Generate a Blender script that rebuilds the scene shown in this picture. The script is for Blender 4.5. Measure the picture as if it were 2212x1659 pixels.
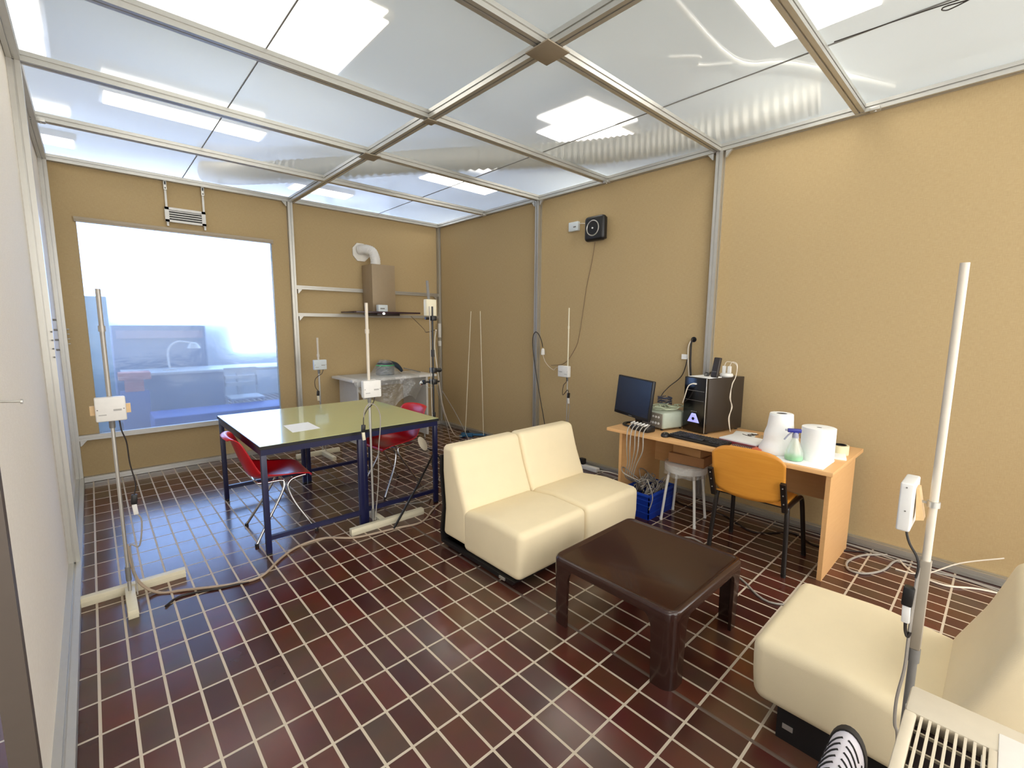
import bpy, bmesh, math, random
from mathutils import Vector, Matrix
random.seed(4)
for o in list(bpy.data.objects): bpy.data.objects.remove(o)
SC = bpy.context.scene; COL = SC.collection; PI = math.pi
# ------------------------------------------------------------ camera
CP = Vector((-3.981, -5.982, 1.55)); yaw, pit, rol, FP = .743, .129, .007, 986.9
fw = Vector((math.sin(yaw)*math.cos(pit), math.cos(yaw)*math.cos(pit), -math.sin(pit)))
rt = Vector((math.cos(yaw), -math.sin(yaw), 0)); up = rt.cross(fw)
R_ = rt*math.cos(rol)+up*math.sin(rol); U_ = -rt*math.sin(rol)+up*math.cos(rol)
cam = bpy.data.cameras.new('camera'); cam.sensor_width = 36; cam.lens = FP*36/2212; cam.clip_start = .02
co = bpy.data.objects.new('camera', cam); COL.objects.link(co)
M = Matrix((R_, U_, -fw)).transposed().to_4x4(); M.translation = CP; co.matrix_world = M
SC.camera = co
# ------------------------------------------------------------ exposure, world
vs = SC.view_settings; vs.view_transform = 'Standard'; vs.look = 'None'; vs.gamma = 1; vs.exposure = 0.27; vs.use_curve_mapping = False
w = bpy.data.worlds.new('world'); SC.world = w; w.use_nodes = True
w.node_tree.nodes['Background'].inputs[0].default_value = (.75, .86, 1, 1); w.node_tree.nodes['Background'].inputs[1].default_value = .35
LAMP = 6.6        # ceiling lights above the translucent sheets
DAY = 6.6         # daylight on the lab's frosted windows
# ------------------------------------------------------------ materials
MC = {}
def srgb(c):
    return tuple(((v/255)/12.92 if v/255 <= .04045 else (((v/255)+.055)/1.055)**2.4) for v in c)
def nodes(name):
    m = bpy.data.materials.new(name); m.use_nodes = True
    nt = m.node_tree; return m, nt, nt.nodes['Principled BSDF']
def mat(name, c, rough=.5, metal=0, var=.06, scale=30, bump=0, bs=200, coat=0, spec=.5, trans=0, alpha=1):
    if name in MC: return MC[name]
    m, nt, b = nodes(name); N, L = nt.nodes, nt.links
    c = srgb(c)
    tc = N.new('ShaderNodeTexCoord'); no = N.new('ShaderNodeTexNoise'); no.inputs['Scale'].default_value = scale; no.inputs['Detail'].default_value = 3
    L.new(tc.outputs['Object'], no.inputs['Vector'])
    mx = N.new('ShaderNodeMix'); mx.data_type = 'RGBA'
    mx.inputs[6].default_value = (*[v*(1-var) for v in c], 1); mx.inputs[7].default_value = (*[min(1, v*(1+var)) for v in c], 1)
    L.new(no.outputs[0], mx.inputs[0]); L.new(mx.outputs[2], b.inputs['Base Color'])
    b.inputs['Roughness'].default_value = rough; b.inputs['Metallic'].default_value = metal
    b.inputs['Coat Weight'].default_value = coat; b.inputs['Coat Roughness'].default_value = .05
    b.inputs['Specular IOR Level'].default_value = spec
    b.inputs['Transmission Weight'].default_value = trans; b.inputs['Alpha'].default_value = alpha
    if bump:
        n2 = N.new('ShaderNodeTexNoise'); n2.inputs['Scale'].default_value = bs; L.new(tc.outputs['Object'], n2.inputs['Vector'])
        bp = N.new('ShaderNodeBump'); bp.inputs['Strength'].default_value = bump; bp.inputs['Distance'].default_value = .002
        L.new(n2.outputs[0], bp.inputs['Height']); L.new(bp.outputs[0], b.inputs['Normal'])
    MC[name] = m; return m
def emit(name, c, s):
    if name in MC: return MC[name]
    m, nt, b = nodes(name)
    b.inputs['Base Color'].default_value = (.8, .8, .8, 1); b.inputs['Emission Color'].default_value = (*srgb(c), 1); b.inputs['Emission Strength'].default_value = s
    MC[name] = m; return m
def film(name, tr, haze, gloss, c=(235, 240, 240), rrough=.25, wr=3.0, bump=.3, refr=0.0, back=.5, tint=(1, 1, 1)):
    m = bpy.data.materials.new(name); m.use_nodes = True; nt = m.node_tree; N, L = nt.nodes, nt.links
    N.clear(); out = N.new('ShaderNodeOutputMaterial')
    t = N.new('ShaderNodeBsdfTransparent'); d = N.new('ShaderNodeBsdfDiffuse'); tl = N.new('ShaderNodeBsdfTranslucent'); g = N.new('ShaderNodeBsdfGlossy')
    cc = (*srgb(c), 1); d.inputs[0].default_value = cc; tl.inputs[0].default_value = cc; g.inputs[0].default_value = (1, 1, 1, 1); g.inputs['Roughness'].default_value = rrough
    tc = N.new('ShaderNodeTexCoord'); no = N.new('ShaderNodeTexNoise'); no.inputs['Scale'].default_value = wr; no.inputs['Detail'].default_value = 4
    mp = N.new('ShaderNodeMapping'); mp.inputs['Scale'].default_value = (1, 2.2, 1.5); mp.inputs['Rotation'].default_value = (0, 0, .6)
    L.new(tc.outputs['Object'], mp.inputs[0]); L.new(mp.outputs[0], no.inputs['Vector'])
    bp = N.new('ShaderNodeBump'); bp.inputs['Strength'].default_value = bump; bp.inputs['Distance'].default_value = .05
    L.new(no.outputs[0], bp.inputs['Height']); L.new(bp.outputs[0], g.inputs['Normal'])
    a = N.new('ShaderNodeMixShader'); a.inputs[0].default_value = back; L.new(d.outputs[0], a.inputs[1]); L.new(tl.outputs[0], a.inputs[2])
    s = tr+haze+gloss+refr
    b = N.new('ShaderNodeMixShader'); b.inputs[0].default_value = gloss/(haze+gloss); L.new(a.outputs[0], b.inputs[1]); L.new(g.outputs[0], b.inputs[2])
    src = t; t.inputs[0].default_value = (*tint, 1)
    if refr:
        rf = N.new('ShaderNodeBsdfRefraction'); rf.inputs['Roughness'].default_value = .16; rf.inputs['IOR'].default_value = 1.03; rf.inputs[0].default_value = (*tint, 1)
        r2 = N.new('ShaderNodeMixShader'); r2.inputs[0].default_value = refr/(tr+refr); L.new(t.outputs[0], r2.inputs[1]); L.new(rf.outputs[0], r2.inputs[2]); src = r2
    e = N.new('ShaderNodeMixShader'); e.inputs[0].default_value = (haze+gloss)/s; L.new(src.outputs[0], e.inputs[1]); L.new(b.outputs[0], e.inputs[2])
    L.new(e.outputs[0], out.inputs[0]); MC[name] = m; return m
def floor_mat():
    m, nt, b = nodes('quarry_tiles'); N, L = nt.nodes, nt.links
    tc = N.new('ShaderNodeTexCoord'); mp = N.new('ShaderNodeMapping'); mp.inputs['Location'].default_value = (.1062*60+2.803, .2085*60+3.383, 0)
    L.new(tc.outputs['Object'], mp.inputs[0])
    br = N.new('ShaderNodeTexBrick'); br.offset = 0; br.squash = 1
    for k, v in (('Scale', 1), ('Mortar Size', .0056), ('Mortar Smooth', .15), ('Bias', 0), ('Brick Width', .1062), ('Row Height', .2085)): br.inputs[k].default_value = v
    br.inputs['Color1'].default_value = (0, 0, 0, 1); br.inputs['Color2'].default_value = (1, 1, 1, 1); br.inputs['Mortar'].default_value = (.5, .5, .5, 1)
    L.new(mp.outputs[0], br.inputs['Vector'])
    rp = N.new('ShaderNodeValToRGB'); rp.color_ramp.interpolation = 'LINEAR'
    cs = [(0, (74, 42, 36)), (.35, (88, 48, 40)), (.6, (102, 54, 42)), (.8, (98, 64, 48)), (1, (90, 68, 58))]
    el = rp.color_ramp.elements; el[0].position = 0; el[0].color = (*srgb(cs[0][1]), 1); el[1].position = 1; el[1].color = (*srgb(cs[-1][1]), 1)
    for p, c in cs[1:-1]: e = el.new(p); e.color = (*srgb(c), 1)
    L.new(br.outputs['Color'], rp.inputs[0])
    no = N.new('ShaderNodeTexNoise'); no.inputs['Scale'].default_value = 6; L.new(tc.outputs['Object'], no.inputs['Vector'])
    hs = N.new('ShaderNodeMix'); hs.data_type = 'RGBA'; hs.blend_type = 'MULTIPLY'; hs.inputs[0].default_value = .5
    L.new(rp.outputs[0], hs.inputs[6]); L.new(no.outputs['Color'], hs.inputs[7])
    mx = N.new('ShaderNodeMix'); mx.data_type = 'RGBA'; mx.inputs[7].default_value = (*srgb((196, 182, 162)), 1)
    L.new(br.outputs['Fac'], mx.inputs[0]); L.new(hs.outputs[2], mx.inputs[6])
    sx = N.new('ShaderNodeSeparateXYZ'); L.new(tc.outputs['Object'], sx.inputs[0])
    a = N.new('ShaderNodeMath'); a.operation = 'ADD'; a.inputs[1].default_value = 2.268; L.new(sx.outputs[0], a.inputs[0])
    ab = N.new('ShaderNodeMath'); ab.operation = 'ABSOLUTE'; L.new(a.outputs[0], ab.inputs[0])
    lt = N.new('ShaderNodeMath'); lt.operation = 'LESS_THAN'; lt.inputs[1].default_value = .009; L.new(ab.outputs[0], lt.inputs[0])
    m2 = N.new('ShaderNodeMix'); m2.data_type = 'RGBA'; m2.inputs[7].default_value = (*srgb((96, 80, 70)), 1)
    L.new(lt.outputs[0], m2.inputs[0]); L.new(mx.outputs[2], m2.inputs[6]); L.new(m2.outputs[2], b.inputs['Base Color'])
    r = N.new('ShaderNodeMapRange'); r.inputs[3].default_value = .19; r.inputs[4].default_value = .6; L.new(br.outputs['Fac'], r.inputs[0]); L.new(r.outputs[0], b.inputs['Roughness'])
    bp = N.new('ShaderNodeBump'); bp.invert = True; bp.inputs['Strength'].default_value = .5; bp.inputs['Distance'].default_value = .002; L.new(br.outputs['Fac'], bp.inputs['Height'])
    n3 = N.new('ShaderNodeTexNoise'); n3.inputs['Scale'].default_value = 9; L.new(tc.outputs['Object'], n3.inputs['Vector'])
    b2 = N.new('ShaderNodeBump'); b2.inputs['Strength'].default_value = .08; b2.inputs['Distance'].default_value = .004; L.new(n3.outputs[0], b2.inputs['Height']); L.new(bp.outputs[0], b2.inputs['Normal'])
    L.new(b2.outputs[0], b.inputs['Normal']); b.inputs['Specular IOR Level'].default_value = .62
    return m
def fabric_mat(name, c1, c2, rough=.9):
    m, nt, b = nodes(name); N, L = nt.nodes, nt.links
    tc = N.new('ShaderNodeTexCoord')
    hs = []
    for sc in ((330, 330, 26), (26, 26, 330)):
        mp = N.new('ShaderNodeMapping'); mp.inputs['Scale'].default_value = sc; L.new(tc.outputs['Object'], mp.inputs[0])
        n = N.new('ShaderNodeTexNoise'); n.inputs['Scale'].default_value = 1.2; n.inputs['Detail'].default_value = 1; L.new(mp.outputs[0], n.inputs['Vector']); hs.append(n)
    ad = N.new('ShaderNodeMath'); ad.operation = 'MULTIPLY'; L.new(hs[0].outputs[0], ad.inputs[0]); L.new(hs[1].outputs[0], ad.inputs[1])
    mr = N.new('ShaderNodeMapRange'); mr.inputs[1].default_value = .1; mr.inputs[2].default_value = .42; L.new(ad.outputs[0], mr.inputs[0])
    mx = N.new('ShaderNodeMix'); mx.data_type = 'RGBA'; mx.inputs[6].default_value = (*srgb(c1), 1); mx.inputs[7].default_value = (*srgb(c2), 1); L.new(mr.outputs[0], mx.inputs[0])
    L.new(mx.outputs[2], b.inputs['Base Color']); b.inputs['Roughness'].default_value = rough; b.inputs['Specular IOR Level'].default_value = .2
    bp = N.new('ShaderNodeBump'); bp.inputs['Strength'].default_value = .1; bp.inputs['Distance'].default_value = .001; L.new(ad.outputs[0], bp.inputs['Height']); L.new(bp.outputs[0], b.inputs['Normal'])
    MC[name] = m; return m
def wood_mat(name, c1, c2, sc=(2, 30, 30), rough=.4):
    m, nt, b = nodes(name); N, L = nt.nodes, nt.links
    tc = N.new('ShaderNodeTexCoord'); mp = N.new('ShaderNodeMapping'); mp.inputs['Scale'].default_value = sc; L.new(tc.outputs['Object'], mp.inputs[0])
    n = N.new('ShaderNodeTexNoise'); n.inputs['Scale'].default_value = 2; n.inputs['Detail'].default_value = 5; n.inputs['Distortion'].default_value = .6; L.new(mp.outputs[0], n.inputs['Vector'])
    mx = N.new('ShaderNodeMix'); mx.data_type = 'RGBA'; mx.inputs[6].default_value = (*srgb(c1), 1); mx.inputs[7].default_value = (*srgb(c2), 1); L.new(n.outputs[0], mx.inputs[0])
    L.new(mx.outputs[2], b.inputs['Base Color']); b.inputs['Roughness'].default_value = rough
    MC[name] = m; return m
FLOOR = floor_mat()
WALL = fabric_mat('tan_wall_fabric', (181, 157, 116), (191, 168, 127))
PALE = fabric_mat('pale_glare_wall', (236, 229, 218), (246, 240, 230))  # left wall's washed-out brightness from the window put into a paler base
ALU = mat('aluminium', (196, 194, 188), .38, .75, .04)
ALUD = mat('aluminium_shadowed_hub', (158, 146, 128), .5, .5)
WHITE = mat('white_plastic', (226, 224, 220), .4)
CREAM = mat('cream_plastic', (222, 214, 188), .45)
IVORY = mat('ivory_pole', (212, 202, 186), .5)
GREYP = mat('grey_plastic', (120, 118, 115), .5)
BLACK = mat('black_plastic', (22, 21, 22), .4)
DARK = mat('dark_rubber', (40, 36, 34), .6)
NAVY = mat('navy_enamel', (26, 28, 66), .35)
GREENT = mat('green_laminate', (200, 204, 146), .2, 0, .02, 8, spec=.6, coat=.8)
CHROME = mat('chrome', (205, 205, 208), .13, 1, .02)
RED = mat('red_plastic', (196, 20, 32), .28, 0, .03, spec=.55)
UPH = mat('cream_leatherette', (232, 216, 181), .62, 0, .03, 12, .25, 420, spec=.25)
BROWN = mat('brown_gloss_plastic', (50, 28, 22), .2, 0, .04, 10, coat=.15)
BEECH = wood_mat('beech_laminate', (214, 164, 108), (226, 180, 126), (3, 2, 30))
PLY = wood_mat('orange_plywood', (206, 134, 44), (224, 156, 62), (3, 3, 30), .38)
OAK = wood_mat('pale_wood', (214, 178, 128), (226, 194, 146))
PAPER = mat('paper', (240, 240, 238), .85, 0, .02, 60)
GREYC = mat('grey_cable', (158, 152, 144), .5)
WHITEC = mat('white_cable', (226, 216, 200), .5)
BLACKC = mat('black_cable', (42, 36, 34), .5)
GROOVE = mat('slot_shadow', (80, 76, 72), .8)
DOOR = mat('door_edge_brown', (82, 72, 64), .5)
LABW = mat('lab_white', (222, 224, 222), .8)
FILM = film('ceiling_sheet', .42, .35, .04, c=(240, 250, 252), refr=.19, back=.3, bump=.12, wr=5)
WFILM = film('window_film', .50, .17, .03, c=(222, 230, 245), rrough=.12, wr=7, bump=.05, refr=.30, tint=(.74, .86, 1))  # tint carries the blue of the daylight entering the room
SHEET = film('clear_plastic_sheet', .60, .24, .16, rrough=.12, wr=14, bump=1.0)
# ------------------------------------------------------------ mesh builder
class MB:
    def __init__(s): s.bm = bmesh.new()
    def _add(s, t, mx=None):
        if mx is not None: bmesh.ops.transform(t, matrix=mx, verts=t.verts)
        me = bpy.data.meshes.new('t'); t.to_mesh(me); t.free(); s.bm.from_mesh(me); bpy.data.meshes.remove(me); return s
    def box(s, a, b, bev=0, seg=2, mx=None):
        t = bmesh.new(); bmesh.ops.create_cube(t, size=1)
        a, b = Vector(a), Vector(b); c = (a+b)/2; d = b-a
        for v in t.verts: v.co = Vector((v.co.x*abs(d.x), v.co.y*abs(d.y), v.co.z*abs(d.z)))+c
        if bev: bmesh.ops.bevel(t, geom=t.edges[:], offset=bev, segments=seg, profile=.5, affect='EDGES')
        return s._add(t, mx)
    def cyl(s, p0, p1, r, r2=None, n=16):
        p0, p1 = Vector(p0), Vector(p1); d = p1-p0; t = bmesh.new()
        bmesh.ops.create_cone(t, cap_ends=True, segments=n, radius1=r, radius2=r if r2 is None else r2, depth=d.length)
        return s._add(t, Matrix.Translation((p0+p1)/2) @ d.to_track_quat('Z', 'Y').to_matrix().to_4x4())
    def bar(s, p0, p1, wd, ht=None, upv=(0, 0, 1), bev=0):
        p0, p1 = Vector(p0), Vector(p1); d = p1-p0; ht = ht or wd; z = d.normalized(); u = Vector(upv)
        if abs(z.dot(u)) > .98: u = Vector((0, 1, 0))
        x = u.cross(z).normalized(); y = z.cross(x); mm = Matrix((x, y, z)).transposed().to_4x4(); mm.translation = (p0+p1)/2
        return s.box((-wd/2, -ht/2, -d.length/2), (wd/2, ht/2, d.length/2), bev, 2, mm)
    def prism(s, poly, f, h0, h1, bev=0, seg=3):
        t = bmesh.new(); A = [t.verts.new(f(p[0], p[1], h0)) for p in poly]; B = [t.verts.new(f(p[0], p[1], h1)) for p in poly]
        t.faces.new(A); t.faces.new(B[::-1]); n = len(poly)
        for i in range(n): t.faces.new((A[i], B[i], B[(i+1) % n], A[(i+1) % n]))
        bmesh.ops.recalc_face_normals(t, faces=t.faces)
        if bev: bmesh.ops.bevel(t, geom=t.edges[:], offset=bev, segments=seg, profile=.5, affect='EDGES')
        return s._add(t)
    def lathe(s, prof, c=(0, 0, 0), n=28, cap=True):
        t = bmesh.new(); rings = []
        for r, z in prof: rings.append([t.verts.new((c[0]+r*math.cos(2*PI*i/n), c[1]+r*math.sin(2*PI*i/n), c[2]+z)) for i in range(n)])
        for a, b in zip(rings, rings[1:]):
            for i in range(n): t.faces.new((a[i], a[(i+1) % n], b[(i+1) % n], b[i]))
        if cap: t.faces.new(rings[0][::-1]); t.faces.new(rings[-1])
        return s._add(t)
    def tube(s, pts, r, n=7, smooth=6, rf=None, cap=True):
        P = [Vector(p) for p in pts]
        if smooth and len(P) > 2:
            Q = []
            for i in range(len(P)-1):
                a, b, c, d = P[max(i-1, 0)], P[i], P[i+1], P[min(i+2, len(P)-1)]
                for k in range(smooth):
                    u = k/smooth; Q.append(.5*((2*b)+(c-a)*u+(2*a-5*b+4*c-d)*u*u+(3*b-a-3*c+d)*u**3))
            P = Q+[P[-1]]
        t = bmesh.new(); nrm = None; rings = []
        for i, p in enumerate(P):
            d = (P[min(i+1, len(P)-1)]-P[max(i-1, 0)]).normalized()
            if nrm is None: nrm = d.orthogonal().normalized()
            nrm = (nrm-d*nrm.dot(d))
            nrm = nrm.normalized() if nrm.length > 1e-6 else d.orthogonal().normalized()
            bn = d.cross(nrm); rr = rf(i) if rf else r
            rings.append([t.verts.new(p+(nrm*math.cos(2*PI*k/n)+bn*math.sin(2*PI*k/n))*rr) for k in range(n)])
        for a, b in zip(rings, rings[1:]):
            for k in range(n): t.faces.new((a[k], a[(k+1) % n], b[(k+1) % n], b[k]))
        if cap: t.faces.new(rings[0][::-1]); t.faces.new(rings[-1])
        return s._add(t)
    def grid(s, f, nu, nv):
        t = bmesh.new(); V = [[t.verts.new(f(i/(nu-1), j/(nv-1))) for j in range(nv)] for i in range(nu)]
        for i in range(nu-1):
            for j in range(nv-1): t.faces.new((V[i][j], V[i+1][j], V[i+1][j+1], V[i][j+1]))
        return s._add(t)
    def build(s, name, m, parent=None, world=False, smooth=None, solid=0, sub=0):
        me = bpy.data.meshes.new(name); bmesh.ops.recalc_face_normals(s.bm, faces=s.bm.faces) if not solid else None
        s.bm.to_mesh(me); s.bm.free(); me.materials.append(m)
        o = bpy.data.objects.new(name, me); COL.objects.link(o)
        me.polygons.foreach_set('use_smooth', [True]*len(me.polygons))
        me.set_sharp_from_angle(angle=math.radians(smooth or 38))
        if parent is not None:
            if world:
                p = parent; ch = []
                while p is not None: ch.append(p); p = p.parent
                mw = Matrix.Identity(4)
                for q in reversed(ch): mw = mw @ q.matrix_basis
                me.transform(mw.inverted())
            o.parent = parent
        else:
            xs = [v.co for v in me.vertices]
            c = Vector(((min(v.x for v in xs)+max(v.x for v in xs))/2, (min(v.y for v in xs)+max(v.y for v in xs))/2, min(v.z for v in xs)))
            if name not in ('floor',) and not name.startswith('wall'): me.transform(Matrix.Translation(-c)); o.location = c
        if solid: md = o.modifiers.new('s', 'SOLIDIFY'); md.thickness = solid; md.offset = 0
        if sub: md = o.modifiers.new('u', 'SUBSURF'); md.levels = sub; md.render_levels = sub
        return o
def tag(o, label, cat, group=None, kind=None):
    o['label'] = label; o['category'] = cat
    if group: o['group'] = group
    if kind: o['kind'] = kind
    return o
def thing(name, label, cat, loc=(0, 0, 0), rz=0, group=None):
    o = bpy.data.objects.new(name, None); o.empty_display_size = .1; COL.objects.link(o); o.location = loc; o.rotation_euler = (0, 0, rz)
    o.matrix_basis = Matrix.Translation(loc) @ Matrix.Rotation(rz, 4, 'Z')
    return tag(o, label, cat, group)
def struct(mb, name, m, label=None, cat='trim', parent=None, **k):
    o = mb.build(name, m, parent, **k)
    if parent is None: o['kind'] = 'structure'; o['label'] = label or name.replace('_', ' '); o['category'] = cat
    return o
# ------------------------------------------------------------ room shell
W, CL, YF = -4.2, 3.0, -6.4
XY = lambda a, b, h: (a, b, h)
struct(MB().box((-9, -8.3, -.08), (2, 5, 0)), 'floor', FLOOR, 'red-brown quarry tile floor with pale grout', 'floor')
struct(MB().box((0, YF-.06, 0), (.05, .05, CL)), 'wall_right', WALL, 'tan fabric wall on the right', 'wall')
b = MB().box((W-.05, 0, 0), (-3.995, .05, CL)).box((-3.995, 0, 2.49), (-2.335, .05, CL)).box((-3.995, 0, 0), (-2.335, .05, .45)).box((-2.335, 0, 0), (0, .05, CL))
struct(b, 'wall_back', WALL, 'tan fabric back wall around the plastic window', 'wall')
struct(MB().box((W-.04, -4.2, 0), (W, 0, CL)), 'wall_left', PALE, 'wall on the left, window glare put into its pale colour', 'wall')
# outer hall in which the room stands
b = MB().box((-9, -8.3, 3.95), (2, 5, 4.0))
struct(b, 'ceiling_hall', LABW, 'white ceiling of the hall above the room', 'ceiling')
b = MB().box((-9.05, -8.3, 0), (-9, 5, 4)).box((2, -8.3, 0), (2.05, 5, 4)).box((-9, -8.35, 0), (2, -8.3, 4)).box((-9, 5, 0), (2, 5.05, 4))
struct(b, 'wall_hall', LABW, 'white outer walls of the hall', 'wall')
# ceiling of translucent sheets, one per bay half
YB = [0, -1.12, -2.12, -3.06, -4.19, -5.14, YF]
b = MB(); seam = MB()
for i in range(6):
    for x0, x1 in ((W, -3.15), (-3.15, -2.1), (-2.1, -.97), (-.97, 0)):
        b.grid(lambda u, v: (x0+.003+(x1-x0-.006)*u, YB[i]+(YB[i+1]-YB[i])*v, CL+.035+.004*math.sin(9*u+3*i)*math.sin(7*v)), 6, 6)
    for x in (-3.15, -.97): seam.box((x-.003, YB[i+1], CL+.028), (x+.003, YB[i], CL+.034))
ce = struct(b, 'ceiling', FILM, 'translucent milky plastic sheet ceiling between aluminium beams', 'ceiling')
struct(seam, 'trim_1', GREYP, 'thin dark seams between the ceiling sheets', 'trim')
TN = [1]
def slot_poly(w, h):
    s, d = .0045, .009; w /= 2; h /= 2
    return [(-w, -h), (-s, -h), (-s, -h+d), (s, -h+d), (s, -h), (w, -h), (w, -s), (w-d, -s), (w-d, s), (w, s), (w, h), (s, h), (s, h-d), (-s, h-d), (-s, h), (-w, h), (-w, s), (-w+d, s), (-w+d, -s), (-w, -s)]
def alu(p0, p1, wd=.055, ht=.055, label='aluminium profile', name=None):
    TN[0] += 1; p0, p1 = Vector(p0), Vector(p1); d = (p1-p0); z = d.normalized()
    u = Vector((0, 0, 1)) if abs(z.z) < .9 else Vector((0, 1, 0)); x = u.cross(z).normalized(); y = z.cross(x)
    b = MB().prism(slot_poly(wd, ht), lambda a, c, h: p0+x*a+y*c+z*h, 0, d.length)
    return struct(b, name or 'trim_%d' % TN[0], ALU, label, 'trim')
for i, y in enumerate(YB[1:6]):
    alu((W, y, CL), (0, y, CL), .055, .055, 'aluminium cross beam of the ceiling grid, number %d from the back' % (i+1))
alu((-2.1, 0, CL-.002), (-2.1, YF, CL-.002), .058, .058, 'long aluminium ceiling beam running down the middle')
alu((-.03, 0, CL-.002), (-.03, YF, CL-.002), .055, .055, 'aluminium beam along the top of the right wall')
alu((W+.03, 0, CL-.002), (W+.03, -4.2, CL-.002), .055, .055, 'aluminium beam along the top of the left wall')
alu((W, -.03, CL-.004), (0, -.03, CL-.004), .055, .055, 'aluminium beam along the top of the back wall')
alu((-.03, -.03, .05), (-.03, -.03, CL-.03), .045, .045, 'aluminium post in the far right corner')
for y in (-2.12, -4.21): alu((-.028, y, .05), (-.028, y, CL-.03), .07, .055, 'aluminium post on the right wall, %s' % ('near the speaker' if y > -3 else 'behind the computer'))
alu((-2.12, -.028, .05), (-2.12, -.028, CL-.03), .055, .055, 'aluminium post on the back wall right of the window')
alu((W+.028, -.028, .05), (W+.028, -.028, CL-.03), .055, .055, 'aluminium post in the far left corner')
alu((W+.028, -2.12, .05), (W+.028, -2.12, CL-.03), .055, .055, 'aluminium post halfway down the left wall')
struct(MB().box((W-.045, -4.235, 0), (W+.012, -4.19, CL)), 'door_1', DOOR, 'brown end post of the left wall beside the opening', 'door frame')
alu((-.03, 0, .028), (-.03, YF, .028), .055, .05, 'aluminium rail at the foot of the right wall', 'baseboard_right')
alu((W, -.03, .028), (0, -.03, .028), .055, .05, 'aluminium rail at the foot of the back wall', 'baseboard_back')
alu((W+.03, 0, .028), (W+.03, -4.2, .028), .06, .05, 'aluminium rail at the foot of the left wall', 'baseboard_left')
alu((-2.09, -.03, 1.985), (-.05, -.03, 1.985), .04, .045, 'upper aluminium rail behind the cooker hood')
alu((-2.09, -.03, 1.655), (-.05, -.03, 1.655), .04, .04, 'lower aluminium rail behind the cooker hood')
# window
wn = MB().box((-3.995, -.012, .455), (-2.335, -.008, 2.49)); wo = struct(wn, 'window_1', WFILM, 'large window of plastic film in the back wall, daylight blue put into its tint', 'window')
def wchild(mb, name, m): o = mb.build(name, m, wo); o.data.transform(Matrix.Translation(-Vector(wo.location))); return o
wchild(MB().box((-4.01, -.03, 2.47), (-2.32, -.002, 2.515)).box((-4.01, -.036, 2.488), (-2.32, -.03, 2.497)), 'window_frame', ALUD)
alu((-4.15, -.03, .44), (-2.14, -.03, .44), .045, .05, 'aluminium rail below the window')
# hub plates and brackets
def plate(x, y, s, ty): 
    TN[0] += 1; struct(MB().box((x-s, y-s, CL-.042), (x+s, y+s, CL-.034), .002), 'trim_%d' % TN[0], ALUD, ty, 'plate')
plate(-2.1, -4.19, .083, 'large square metal hub plate where ceiling beams cross, nearest')
plate(-2.1, -2.12, .07, 'square metal hub plate where ceiling beams cross, further back')
plate(-2.1, -3.06, .04, 'small joint plate on the middle beam')
k = 0
for p, ax in (((-.06, -2.16, CL-.035), 'y'), ((-.06, -4.26, CL-.035), 'y'), ((-.06, -2.08, CL-.035), 'y2'), ((-.06, -4.16, CL-.035), 'y2'), ((-2.16, -.06, CL-.035), 'x'), ((-2.08, -.06, 1.635), 'x2'), ((-2.08, -.06, 1.96), 'x2'), ((W+.06, -.06, .415), 'x2'), ((-.09, -.06, 1.96), 'x')):
    TN[0] += 1; a = {'y': (0, -.05), 'y2': (0, .05), 'x': (-.05, 0), 'x2': (.05, 0)}[ax]; x, y, z = p
    w2 = (.02, 0) if ax[0] == 'y' else (0, .02)
    b = MB(); pl = [(0, 0), (1, 0), (.15, -1), (0, -1)]
    b.prism(pl, lambda s, t, h: (x+a[0]*s+w2[0]*h, y+a[1]*s+w2[1]*h, z+.05*t), 0, 1)
    struct(b, 'trim_%d' % TN[0], ALU, 'small aluminium corner bracket', 'bracket')
for (x, y) in ((-.07, -1.12), (-.07, -3.06), (-.07, -5.19), (W+.08, -1.12)):
    TN[0] += 1; struct(MB().box((x-.025, y-.028-.035, CL-.045), (x+.025, y+.028-.035, CL-.02), .004).cyl((x, y-.035, CL-.05), (x, y-.035, CL-.045), .01), 'trim_%d' % TN[0], ALU, 'beam end clamp at the ceiling edge', 'bracket')
# ------------------------------------------------------------ ceiling lights above the sheets
def light(x0, x1, y0, y1, z, lab, s=1.0, name='ceiling_light'):
    z2 = 3.58; q = (z2-CP.z)/(z-CP.z); x0, x1 = (CP.x+(v-CP.x)*q for v in (x0, x1)); y0, y1 = (CP.y+(v-CP.y)*q for v in (y0, y1)); z = z2
    t = thing(name, lab, 'ceiling light', ((x0+x1)/2, (y0+y1)/2, z), group=None)
    MB().box((x0-.03, y0-.03, z), (x1+.03, y1+.03, z+.07), .01).build('housing', WHITE, t, True)
    MB().box((x0, y0, z-.012), (x1, y1, z-.001), .004).build('diffuser', emit('tube_light_%g' % s, (255, 250, 240), LAMP*s), t, True)
light(-3.75, -2.58, -.95, -.68, 3.36, 'long ceiling light shining through the sheets above the window end', .6)
light(-.8, .25, -1.06, -.78, 3.36, 'narrow ceiling light above the far right corner', 1.5)
light(-.72, .05, -3.35, -2.75, 3.36, 'broad ceiling light over the wall speaker', 1.25)
light(-3.75, -2.5, -3.25, -2.3, 3.36, 'large bright ceiling light at upper left, over the tables', .5)
light(-1.35, -.55, -5.3, -4.75, 3.36, 'ceiling light over the desk end')
light(-3.7, -2.6, -5.9, -5.3, 3.36, 'added unseen fill light over the camera side of the room', .8)  # extra lamp put in to brighten the near end
light(-1.85, -1.07, .55, .83, 3.36, 'ceiling light beyond the back wall, middle', 1.5)
light(-4.9, -4.05, -2.4, -1.3, 3.36, 'ceiling light beyond the left wall', .4)
light(-4.6, -3.95, .6, .9, 3.36, 'ceiling light beyond the window corner')
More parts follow.
